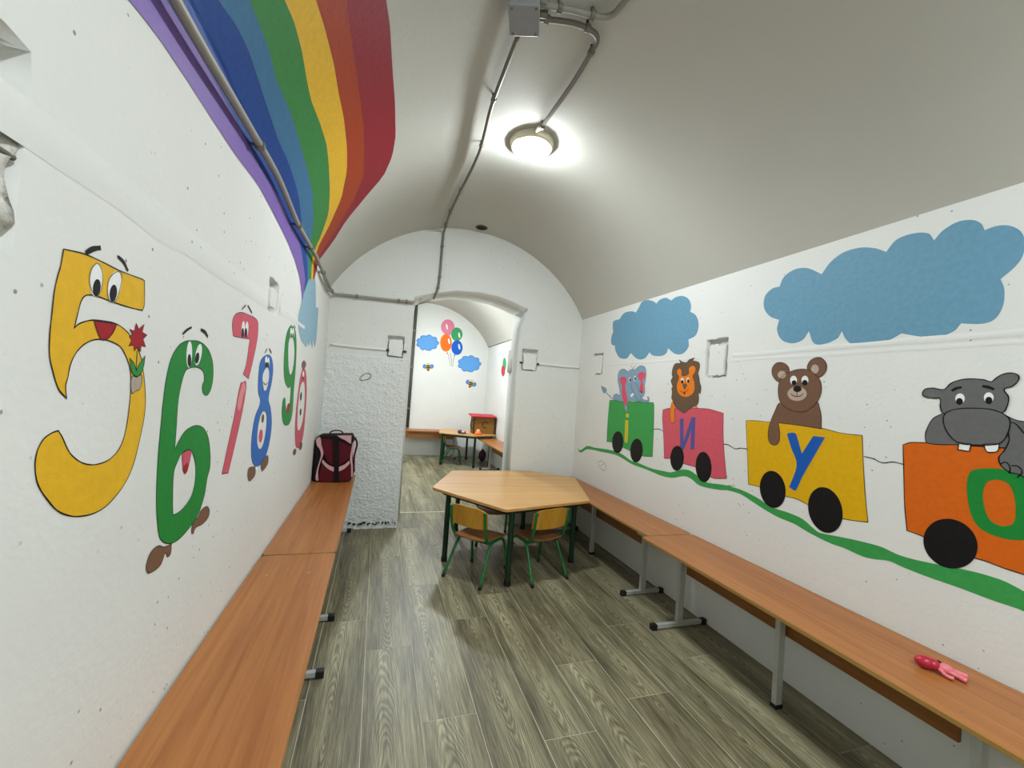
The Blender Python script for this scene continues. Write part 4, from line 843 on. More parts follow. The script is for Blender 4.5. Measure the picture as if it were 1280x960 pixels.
  ('fill','eye','white',6,[[(1.6232,1.5161),(1.625,1.5044),(1.6314,1.4958),(1.6407,1.4926),(1.6504,1.4958),(1.6579,1.5044),(1.6612,1.5164),(1.6594,1.5283),(1.6528,1.5369),(1.6435,1.5399),(1.6338,1.5366),(1.6264,1.5279)]],None,0),
  ('fill','pupil','black',7,[[(1.6255,1.5033),(1.6268,1.4969),(1.6312,1.4922),(1.6375,1.4905),(1.6441,1.4922),(1.6491,1.4969),(1.6512,1.5034),(1.6499,1.5098),(1.6454,1.5145),(1.639,1.5162),(1.6325,1.5144),(1.6276,1.5097)]],None,1),
  ('fill','eye','white',6,[[(1.5629,1.5157),(1.5646,1.5043),(1.5706,1.4959),(1.5794,1.4928),(1.5886,1.4959),(1.5957,1.5043),(1.5988,1.5159),(1.5971,1.5275),(1.5909,1.5359),(1.582,1.5388),(1.5729,1.5356),(1.5659,1.5271)]],None,0),
  ('fill','pupil','black',7,[[(1.5657,1.5032),(1.5672,1.4963),(1.5721,1.4912),(1.5792,1.4893),(1.5865,1.4912),(1.5921,1.4963),(1.5945,1.5033),(1.5929,1.5103),(1.5879,1.5154),(1.5808,1.5172),(1.5735,1.5153),(1.568,1.5102)]],None,1),
  ('fill','muzzle','bearpink',6,[[(1.5675,1.4479),(1.5732,1.4297),(1.5908,1.4159),(1.6162,1.41),(1.6428,1.4139),(1.6633,1.4269),(1.6717,1.4454),(1.6655,1.4643),(1.6467,1.4783),(1.6206,1.4835),(1.5945,1.4788),(1.5752,1.4657)]],None,0),
  ('fill','nose','black',7,[[(1.5963,1.4717),(1.5987,1.4636),(1.6064,1.4576),(1.6174,1.4552),(1.6287,1.4571),(1.6374,1.463),(1.6409,1.4712),(1.6383,1.4794),(1.6304,1.4855),(1.6193,1.4877),(1.6081,1.4856),(1.5997,1.4798)]],None,0),
  ('line','mouth','dkbrown',7,[[(1.6524,1.4459),(1.6349,1.4342),(1.6183,1.4325),(1.5979,1.4366),(1.5855,1.4488)]],0.0037,False,None,0),
  ('line','mouth','dkbrown',7,[[(1.6198,1.4573),(1.6183,1.4325)]],0.0037,False,None,0),
 ]),
 ('R', 'painted_wagon', 'orange painted train wagon with green letter O at the frame edge', 'wall painting', None, [
  ('fill','wagon_body','wagonorange',1,[[(1.1527,1.2494,1),(1.1236,1.2631),(0.9847,1.2728),(0.8697,1.2779),(0.7819,1.2804),(0.6011,1.2833,1),(0.5781,0.8372,1),(0.7206,0.8698),(0.8048,0.875),(0.851,0.8766),(0.9044,0.8822),(0.9859,0.8789),(1.0703,0.9053),(1.1248,0.9118,1),(1.1372,1.0135),(1.1453,1.1404)]],None,0),
  ('line','outline','dkbrown',2,[[(1.1527,1.2494,1),(1.1236,1.2631),(0.9847,1.2728),(0.8697,1.2779),(0.7819,1.2804),(0.6011,1.2833,1),(0.5781,0.8372,1),(0.7206,0.8698),(0.8048,0.875),(0.851,0.8766),(0.9044,0.8822),(0.9859,0.8789),(1.0703,0.9053),(1.1248,0.9118,1),(1.1372,1.0135),(1.1453,1.1404)]],0.0035,True,None,0),
  ('fill','letter','green6',4,[[(0.9462,1.1803),(0.9214,1.1966),(0.8713,1.2063),(0.8368,1.1996),(0.8053,1.1824),(0.7845,1.1354),(0.7788,1.0599),(0.7875,1.0006),(0.8262,0.9792),(0.8735,0.9761),(0.9142,0.9901),(0.9364,1.0255),(0.949,1.0791),(0.9532,1.1356)],[(0.8994,1.1562),(0.8701,1.1682),(0.8467,1.1572),(0.8344,1.1227),(0.8291,1.0709),(0.8351,1.0292),(0.865,1.0143),(0.889,1.0259),(0.9044,1.063),(0.9102,1.1118)]],None,0),
  ('fill','wheel','black',4,[[(0.9223,0.8865),(0.9445,0.8463),(0.9798,0.8211),(1.0197,0.8184),(1.0532,0.8405),(1.0701,0.8822),(1.0649,0.9315),(1.0391,0.9735),(1.0012,0.9962),(0.9621,0.9947),(0.9321,0.9708),(0.9178,0.9315)]],None,0),
  ('fill','wheel','black',4,[[(0.5989,0.8515),(0.6188,0.8065),(0.6506,0.7776),(0.6867,0.7735),(0.7173,0.7974),(0.7328,0.8439),(0.728,0.8994),(0.7045,0.9469),(0.67,0.9727),(0.6347,0.9713),(0.6076,0.945),(0.5949,0.9016)]],None,0),
 ]),
 ('R', 'painted_hippo', 'grey painted hippo with two white teeth leaning on the orange wagon', 'wall painting', None, [
  ('fill','body','hippo',3,[[(1.0305,1.385),(1.0587,1.3645),(1.077,1.3224),(1.0807,1.2907),(1.0722,1.2669),(0.978,1.2738),(0.8506,1.2807),(0.7999,1.2986),(0.7833,1.3293),(0.8019,1.3665),(0.8386,1.3766),(0.8978,1.4081),(0.9829,1.4089)]],None,0),
  ('line','outline','black',4,[[(1.0305,1.385),(1.0587,1.3645),(1.077,1.3224),(1.0807,1.2907),(1.0722,1.2669),(0.978,1.2738),(0.8506,1.2807),(0.7999,1.2986),(0.7833,1.3293),(0.8019,1.3665),(0.8386,1.3766),(0.8978,1.4081),(0.9829,1.4089)]],0.0028,True,None,0),
  ('fill','arm','hippo',5,[[(0.8496,1.3675),(0.819,1.3357),(0.7891,1.2897),(0.7731,1.215),(0.7965,1.1843),(0.8256,1.1965),(0.8481,1.2),(0.8678,1.2179),(0.8745,1.2442),(0.8618,1.2708),(0.8515,1.3076),(0.8541,1.3291)]],None,0),
  ('line','outline','black',6,[[(0.8496,1.3675),(0.819,1.3357),(0.7891,1.2897),(0.7731,1.215),(0.7965,1.1843),(0.8256,1.1965),(0.8481,1.2),(0.8678,1.2179),(0.8745,1.2442),(0.8618,1.2708),(0.8515,1.3076),(0.8541,1.3291)]],0.0035,True,None,0),
  ('line','toe_line','black',6,[[(0.8699,1.223),(0.8567,1.2309),(0.8466,1.2138),(0.8479,1.1947)]],0.0037,False,None,0),
  ('line','toe_line','black',6,[[(0.845,1.2222),(0.8283,1.2226),(0.8186,1.2059),(0.8289,1.1852)]],0.0037,False,None,0),
  ('fill','head','hippo',7,[[(1.0316,1.4767),(1.0105,1.5006),(0.9825,1.5136),(0.9517,1.5165),(0.9218,1.5131),(0.9023,1.5059),(0.8902,1.5181),(0.8752,1.5309),(0.8542,1.5356),(0.8378,1.528),(0.8358,1.5111),(0.8498,1.4899),(0.8689,1.4799),(0.8576,1.4535),(0.8596,1.4235),(0.8709,1.3993),(0.9438,1.3877),(1.0282,1.3865),(1.0384,1.4097),(1.0408,1.4421),(1.0567,1.4425),(1.0841,1.4455),(1.0956,1.4561),(1.0893,1.4759),(1.066,1.4821)]],None,0),
  ('line','outline','black',8,[[(1.0316,1.4767),(1.0105,1.5006),(0.9825,1.5136),(0.9517,1.5165),(0.9218,1.5131),(0.9023,1.5059),(0.8902,1.5181),(0.8752,1.5309),(0.8542,1.5356),(0.8378,1.528),(0.8358,1.5111),(0.8498,1.4899),(0.8689,1.4799),(0.8576,1.4535),(0.8596,1.4235),(0.8709,1.3993),(0.9438,1.3877),(1.0282,1.3865),(1.0384,1.4097),(1.0408,1.4421),(1.0567,1.4425),(1.0841,1.4455),(1.0956,1.4561),(1.0893,1.4759),(1.066,1.4821)]],0.0035,True,None,0),
  ('fill','tooth','white',8,[[(0.9793,1.2816,1),(0.9468,1.2814,1),(0.9508,1.2538,1),(0.9819,1.2559,1)]],None,0),
  ('line','outline','black',9,[[(0.9793,1.2816,1),(0.9468,1.2814,1),(0.9508,1.2538,1),(0.9819,1.2559,1)]],0.0028,True,None,0),
  ('fill','tooth','white',8,[[(0.9134,1.286,1),(0.875,1.2913,1),(0.8773,1.2673),(0.891,1.26),(0.9052,1.2608)]],None,0),
  ('line','outline','black',9,[[(0.9134,1.286,1),(0.875,1.2913,1),(0.8773,1.2673),(0.891,1.26),(0.9052,1.2608)]],0.0028,True,None,0),
  ('fill','muzzle','hippo',9,[[(1.0277,1.3723),(1.0174,1.3919),(0.9856,1.4056),(0.938,1.4106),(0.8991,1.4084),(0.8708,1.3971),(0.8537,1.3792),(0.8514,1.3518),(0.8592,1.3169),(0.8706,1.2962),(0.8856,1.2868),(0.9171,1.2811),(0.95,1.2778),(0.9775,1.2795),(1.003,1.2994),(1.0225,1.3348)]],None,0),
  ('line','outline','black',10,[[(1.0277,1.3723),(1.0174,1.3919),(0.9856,1.4056),(0.938,1.4106),(0.8991,1.4084),(0.8708,1.3971),(0.8537,1.3792),(0.8514,1.3518),(0.8592,1.3169),(0.8706,1.2962),(0.8856,1.2868),(0.9171,1.2811),(0.95,1.2778),(0.9775,1.2795),(1.003,1.2994),(1.0225,1.3348)]],0.0035,True,None,0),
  ('fill','eye','white',9,[[(0.9696,1.4446),(0.971,1.4353),(0.9756,1.4284),(0.9821,1.4256),(0.9889,1.4278),(0.994,1.4344),(0.9962,1.4436),(0.9947,1.453),(0.99,1.46),(0.9835,1.4626),(0.9767,1.4603),(0.9717,1.4537)]],None,0),
  ('fill','pupil','black',10,[[(0.9744,1.4333),(0.9754,1.4271),(0.9787,1.4224),(0.9833,1.4205),(0.9881,1.4219),(0.9918,1.4263),(0.9933,1.4326),(0.9922,1.4389),(0.9889,1.4436),(0.9842,1.4454),(0.9795,1.4439),(0.9758,1.4395)]],None,1),
  ('fill','eye','white',9,[[(0.8939,1.4502),(0.8952,1.441),(0.8995,1.4341),(0.9055,1.4313),(0.9118,1.4335),(0.9167,1.4402),(0.9187,1.4494),(0.9173,1.4588),(0.9129,1.4657),(0.9068,1.4683),(0.9005,1.466),(0.8958,1.4594)]],None,0),
  ('fill','pupil','black',10,[[(0.8967,1.4401),(0.8976,1.4337),(0.9007,1.4289),(0.9051,1.4269),(0.9096,1.4285),(0.913,1.433),(0.9145,1.4394),(0.9135,1.4458),(0.9103,1.4506),(0.9059,1.4525),(0.9014,1.4509),(0.8981,1.4464)]],None,1),
  ('line','eyebrow','black',9,[[(1.0076,1.4714),(0.9954,1.481),(0.9797,1.4858)]],0.009,False,None,0),
  ('line','eyebrow','black',9,[[(0.9243,1.4903),(0.908,1.4864),(0.8936,1.4787)]],0.009,False,None,0),
 ]),
 ('R', 'painted_coupling', 'thin black painted line linking the green and pink wagons', 'wall painting', None, [
  ('line','line','black',1,[[(2.7729,1.1451),(2.708,1.1519),(2.6554,1.1405)]],0.0045,False,None,0),
 ]),
 ('R', 'painted_coupling', 'thin black painted line linking the pink and yellow wagons', 'wall painting', None, [
  ('line','line','black',1,[[(2.0837,1.1231),(2.0432,1.1262),(1.9901,1.1089),(1.9508,1.1188),(1.9026,1.1203)]],0.0045,False,None,0),
 ]),
 ('R', 'painted_coupling', 'wavy black painted line linking the yellow and orange wagons', 'wall painting', None, [
  ('line','line','black',1,[[(1.2945,1.1788),(1.2567,1.1748),(1.223,1.1636),(1.1829,1.1741),(1.1438,1.1698)]],0.0037,False,None,0),
 ]),
 ('R', 'painted_cloud', 'smaller blue painted cloud above the elephant and lion on right wall', 'wall painting', None, [
  ('fill','figure','cloudblue',0,[[(3.4731,2.0813),(3.3707,2.0875,1),(3.3017,2.1317),(3.1838,2.1299),(3.114,2.1081,1),(3.0746,2.1465),(3.036,2.1841),(2.9535,2.1849),(2.8616,2.1517),(2.8408,2.1335,1),(2.7963,2.1574),(2.7241,2.1587),(2.6602,2.1257,1),(2.6112,2.1411),(2.5379,2.1354),(2.4729,2.101),(2.4411,2.0471),(2.4465,2.0056,1),(2.3876,1.9699),(2.3563,1.9032),(2.376,1.8333),(2.4474,1.8094,1),(2.4428,1.756),(2.5001,1.7123),(2.5805,1.7177),(2.6605,1.765,1),(2.6826,1.7246),(2.7526,1.7119),(2.8472,1.7237),(2.8888,1.7506,1),(2.944,1.7054),(3.0483,1.705),(3.1541,1.7629,1),(3.2068,1.7204),(3.3288,1.7341),(3.4086,1.8082),(3.4186,1.8479,1),(3.4818,1.8703),(3.4943,1.9281),(3.4662,1.9816,1),(3.4813,2.0399)]],None,0),
 ]),
 ('R', 'painted_cloud', 'long blue painted cloud above the bear and hippo on right wall', 'wall painting', None, [
  ('fill','figure','cloudblue',0,[[(1.7556,2.0315,1),(1.7331,2.0788),(1.6734,2.104),(1.6033,2.0935),(1.5266,2.0425,1),(1.4859,2.0918),(1.4285,2.1215),(1.3547,2.122),(1.2932,2.1001),(1.2493,2.0707,1),(1.2135,2.1119),(1.1541,2.1189),(1.1042,2.1018),(1.0846,2.067,1),(1.0576,2.0983),(1.014,2.1157),(0.9717,2.1064),(0.9479,2.0833),(0.9385,2.0566,1),(0.9084,2.0613),(0.8763,2.0512),(0.8474,2.021),(0.8361,1.977),(0.842,1.9279),(0.8612,1.8965),(0.8913,1.8668,1),(0.8806,1.827),(0.8828,1.7678),(0.9027,1.726),(0.9353,1.7154),(0.9907,1.7245,1),(1.0109,1.6974),(1.0609,1.6785),(1.1152,1.6884),(1.1771,1.7083,1),(1.2256,1.682),(1.2983,1.6683),(1.3691,1.6813),(1.3981,1.7087),(1.415,1.7455,1),(1.4364,1.7126),(1.4951,1.6926),(1.5459,1.7003),(1.5756,1.7646,1),(1.6046,1.7243),(1.6618,1.7109),(1.7245,1.7362),(1.7559,1.7918),(1.7466,1.8465,1),(1.8045,1.8752),(1.8462,1.9301),(1.8437,1.9963),(1.8011,2.0297)]],None,0),
 ]),
 ('R', 'pencil_scribble', 'small pencil loop scribble below the green ground line on right wall', 'wall painting', None, [
  ('line','line','pencil',0,[[(3.5838,0.7408),(3.5347,0.7649),(3.4688,0.7556),(3.4366,0.7154),(3.4738,0.6873),(3.5261,0.6982),(3.5714,0.7192)]],0.0037,True,None,0),
  ('line','line','pencil',0,[[(3.5398,0.7132),(3.4755,0.7544)]],0.0037,False,None,0),
 ]),
 ('B', 'pencil_scribble', 'small pencil ring scribbled on the rough plaster beside the doorway', 'wall painting', None, [
  ('line','line','pencil',30,[[(-0.1692,1.3704),(-0.1544,1.4067),(-0.1213,1.4325),(-0.0813,1.4265),(-0.0833,1.3937),(-0.1256,1.3719)]],0.008,True,None,0),
 ]),
 ('F', 'painted_balloon', 'pink painted balloon at the top of the bunch on far wall', 'wall painting', 'painted balloons on the far wall', [
  ('fill','figure','bpink',0,[[(1.358,2.5836),(1.3453,2.5055),(1.2996,2.4444),(1.2333,2.4167),(1.1644,2.4296),(1.1113,2.4794),(1.0878,2.5527),(1.1002,2.6301),(1.1453,2.6911),(1.2112,2.7194),(1.2804,2.7072),(1.3342,2.6575)]],None,0),
  ('fill','knot','bpink',0,[[(1.2503,2.4045,1),(1.267,2.4505,1),(1.2901,2.4088,1)]],None,0),
  ('fill','highlight','white',1,[[(1.1941,2.625),(1.2215,2.578),(1.2219,2.5179),(1.1905,2.5645)]],None,0),
 ]),
 ('F', 'painted_balloon', 'green painted balloon right of the pink one on far wall', 'wall painting', 'painted balloons on the far wall', [
  ('fill','figure','bgreen',2,[[(1.5302,2.4551),(1.5197,2.385),(1.4811,2.3305),(1.4249,2.3062),(1.3663,2.3185),(1.3209,2.3638),(1.3006,2.4301),(1.3109,2.4997),(1.349,2.5541),(1.405,2.5788),(1.4638,2.5671),(1.5097,2.5218)]],None,0),
  ('fill','knot','bgreen',2,[[(1.4101,2.2865,1),(1.427,2.3327,1),(1.4504,2.2907,1)]],None,0),
  ('fill','highlight','white',3,[[(1.4526,2.483),(1.4805,2.4355),(1.4809,2.3748),(1.4489,2.4219)]],None,0),
 ]),
 ('F', 'painted_balloon', 'blue painted balloon lowest of the bunch on far wall', 'wall painting', 'painted balloons on the far wall', [
  ('fill','figure','bblue',4,[[(1.5518,2.1876),(1.542,2.1116),(1.5044,2.0532),(1.4493,2.028),(1.3915,2.0425),(1.3465,2.0927),(1.326,2.1652),(1.3356,2.2406),(1.3728,2.299),(1.4276,2.3247),(1.4856,2.3107),(1.5311,2.2605)]],None,0),
  ('fill','knot','bblue',4,[[(1.3824,2.0015,1),(1.3993,2.0474,1),(1.4226,2.0053,1)]],None,0),
  ('fill','highlight','white',5,[[(1.4695,2.2522),(1.4974,2.2044),(1.4978,2.1438),(1.4658,2.1912)]],None,0),
 ]),
 ('F', 'painted_balloon', 'orange painted balloon at the left of the bunch on far wall', 'wall painting', 'painted balloons on the far wall', [
  ('fill','figure','borange',6,[[(1.327,2.2618),(1.3179,2.1724),(1.2803,2.104),(1.2243,2.0749),(1.1652,2.0928),(1.1186,2.1526),(1.0969,2.2382),(1.1059,2.327),(1.143,2.3954),(1.1987,2.425),(1.258,2.4078),(1.3051,2.3481)]],None,0),
  ('fill','knot','borange',6,[[(1.2335,2.0317,1),(1.2501,2.0774,1),(1.2732,2.0355,1)]],None,0),
  ('fill','highlight','white',7,[[(1.2569,2.341),(1.2845,2.2936),(1.2848,2.2334),(1.2533,2.2804)]],None,0),
 ]),
 ('F', 'painted_string', 'thin painted balloon strings hanging below the bunch on far wall', 'wall painting', None, [
  ('line','line','pencil',0,[[(1.2628,2.0405),(1.3062,1.9141),(1.3417,1.7867)]],0.0064,False,None,0),
  ('line','line','pencil',0,[[(1.3159,2.0556),(1.3462,1.9177),(1.3657,1.7888)]],0.0064,False,None,0),
  ('line','line','pencil',0,[[(1.4017,2.0134),(1.3817,1.9008),(1.3817,1.7902)]],0.0064,False,None,0),
 ]),
 ('F', 'painted_cloud', 'blue painted cloud left of the balloons on far wall', 'wall painting', None, [
  ('fill','figure','bcloud',0,[[(1.0547,2.2595),(1.066,2.2195),(1.0107,2.1649,1),(1.0363,2.1558),(1.0083,2.1177),(0.9205,2.0986,1),(0.9303,2.0793),(0.8766,2.0611),(0.7977,2.0861,1),(0.7875,2.0658),(0.7335,2.0758),(0.6999,2.1327,1),(0.6747,2.1208),(0.6454,2.154),(0.6721,2.2163,1),(0.6436,2.2183),(0.6523,2.2593),(0.7268,2.2985,1),(0.7083,2.3133),(0.7511,2.3434),(0.8392,2.341,1),(0.8394,2.3621),(0.8969,2.367),(0.9573,2.3237,1),(0.9765,2.3411),(1.0218,2.3183),(1.0254,2.2541,1)]],None,0),
  ('line','outline','bcloud2',1,[[(1.0547,2.2595),(1.066,2.2195),(1.0107,2.1649,1),(1.0363,2.1558),(1.0083,2.1177),(0.9205,2.0986,1),(0.9303,2.0793),(0.8766,2.0611),(0.7977,2.0861,1),(0.7875,2.0658),(0.7335,2.0758),(0.6999,2.1327,1),(0.6747,2.1208),(0.6454,2.154),(0.6721,2.2163,1),(0.6436,2.2183),(0.6523,2.2593),(0.7268,2.2985,1),(0.7083,2.3133),(0.7511,2.3434),(0.8392,2.341,1),(0.8394,2.3621),(0.8969,2.367),(0.9573,2.3237,1),(0.9765,2.3411),(1.0218,2.3183),(1.0254,2.2541,1)]],0.012,True,None,0),
 ]),
 ('F', 'painted_cloud', 'blue painted cloud right of the balloons on far wall', 'wall painting', None, [
  ('fill','figure','bcloud',0,[[(1.9412,1.9212),(1.9536,1.8776),(1.8926,1.8192,1),(1.9208,1.809),(1.8898,1.7681),(1.7929,1.7487,1),(1.8038,1.7276),(1.7445,1.7088),(1.6576,1.7371,1),(1.6463,1.7152),(1.5868,1.7269),(1.5499,1.789,1),(1.5221,1.7765),(1.4899,1.8129),(1.5193,1.88,1),(1.488,1.8826),(1.4975,1.9269),(1.5796,1.9682,1),(1.5593,1.9846),(1.6065,2.0166),(1.7036,2.0127,1),(1.7038,2.0355),(1.7673,2.0401),(1.8338,1.9922,1),(1.855,2.0108),(1.9049,1.9854),(1.9089,1.9157,1)]],None,0),
  ('line','outline','bcloud2',1,[[(1.9412,1.9212),(1.9536,1.8776),(1.8926,1.8192,1),(1.9208,1.809),(1.8898,1.7681),(1.7929,1.7487,1),(1.8038,1.7276),(1.7445,1.7088),(1.6576,1.7371,1),(1.6463,1.7152),(1.5868,1.7269),(1.5499,1.789,1),(1.5221,1.7765),(1.4899,1.8129),(1.5193,1.88,1),(1.488,1.8826),(1.4975,1.9269),(1.5796,1.9682,1),(1.5593,1.9846),(1.6065,2.0166),(1.7036,2.0127,1),(1.7038,2.0355),(1.7673,2.0401),(1.8338,1.9922,1),(1.855,2.0108),(1.9049,1.9854),(1.9089,1.9157,1)]],0.012,True,None,0),
 ]),
 ('F', 'painted_bee', 'black and yellow painted bee below the left cloud on far wall', 'wall painting', None, [
  ('fill','wing','beeblue',0,[[(0.8735,1.7487),(0.8257,1.7919),(0.7897,1.7553),(0.8026,1.7111),(0.8422,1.6986),(0.8756,1.7212)]],None,0),
  ('fill','wing','beeblue',0,[[(0.92,1.7526),(0.9613,1.8037),(1.0027,1.7736),(0.9962,1.7274),(0.9584,1.7084),(0.922,1.7251)]],None,0),
  ('fill','body','beeyellow',1,[[(0.8939,1.7899),(0.9345,1.7677),(0.942,1.7189),(0.9219,1.6737),(0.9042,1.6485),(0.8831,1.6705),(0.8568,1.7117),(0.8571,1.7611)]],None,0),
  ('line','stripe','black',2,[[(0.8614,1.7555),(0.9311,1.7615)]],0.0288,False,None,0),
  ('line','stripe','black',2,[[(0.8582,1.7197),(0.9395,1.7266)]],0.0288,False,None,0),
  ('line','stripe','black',2,[[(0.8765,1.6818),(0.9268,1.686)]],0.0288,False,None,0),
  ('line','antenna','black',1,[[(0.8861,1.7893),(0.8645,1.819)]],0.008,False,None,0),
  ('line','antenna','black',1,[[(0.9016,1.7906),(0.9148,1.8234)]],0.008,False,None,0),
 ]),
 ('F', 'painted_bee', 'black and yellow painted bee below the right cloud on far wall', 'wall painting', None, [
  ('fill','wing','beeblue',0,[[(1.7541,1.4892),(1.722,1.5487),(1.6729,1.5264),(1.6699,1.4789),(1.7049,1.4523),(1.7462,1.4619)]],None,0),
  ('fill','wing','beeblue',0,[[(1.8018,1.476),(1.8613,1.5104),(1.8917,1.466),(1.8685,1.4236),(1.824,1.4191),(1.7939,1.4486)]],None,0),
  ('fill','body','beeyellow',1,[[(1.7892,1.5218),(1.8217,1.4853),(1.8115,1.4353),(1.7752,1.3989),(1.7486,1.3811),(1.7355,1.41),(1.7241,1.4596),(1.7422,1.5073)]],None,0),
  ('line','stripe','black',2,[[(1.7444,1.5003),(1.816,1.4805)]],0.0288,False,None,0),
  ('line','stripe','black',2,[[(1.7284,1.4668),(1.8118,1.4436)]],0.0288,False,None,0),
  ('line','stripe','black',2,[[(1.7329,1.4234),(1.7845,1.409)]],0.0288,False,None,0),
  ('line','antenna','black',1,[[(1.7813,1.5239),(1.7705,1.5607)]],0.008,False,None,0),
  ('line','antenna','black',1,[[(1.7972,1.5196),(1.8222,1.5465)]],0.008,False,None,0),
 ]),
 ('G', 'painted_balloon', 'green painted balloon on the right wall of the room beyond', 'wall painting', None, [
  ('fill','figure','bgreen',0,[[(7.0389,1.8389),(7.0395,1.7811),(7.0696,1.7396),(7.1216,1.7256),(7.1822,1.7431),(7.2352,1.7881),(7.2658,1.8488),(7.2653,1.9083),(7.2337,1.9501),(7.1801,1.9629),(7.1195,1.9437),(7.068,1.8982)]],None,0),
 ]),
 ('G', 'painted_balloon', 'red painted balloon half behind the green one in room beyond', 'wall painting', None, [
  ('fill','figure','bred',1,[[(7.0842,1.7245),(7.0878,1.6752),(7.1221,1.6397),(7.1786,1.6273),(7.2427,1.6418),(7.2972,1.6799),(7.3269,1.7314),(7.3231,1.7822),(7.2871,1.818),(7.229,1.8292),(7.165,1.8132),(7.1123,1.7748)]],None,0),
 ]),
]
RAINBOW_COLOURS = ['rpurple', 'rdblue', 'rmblue', 'rgreen', 'ryellow', 'rorange', 'rred']
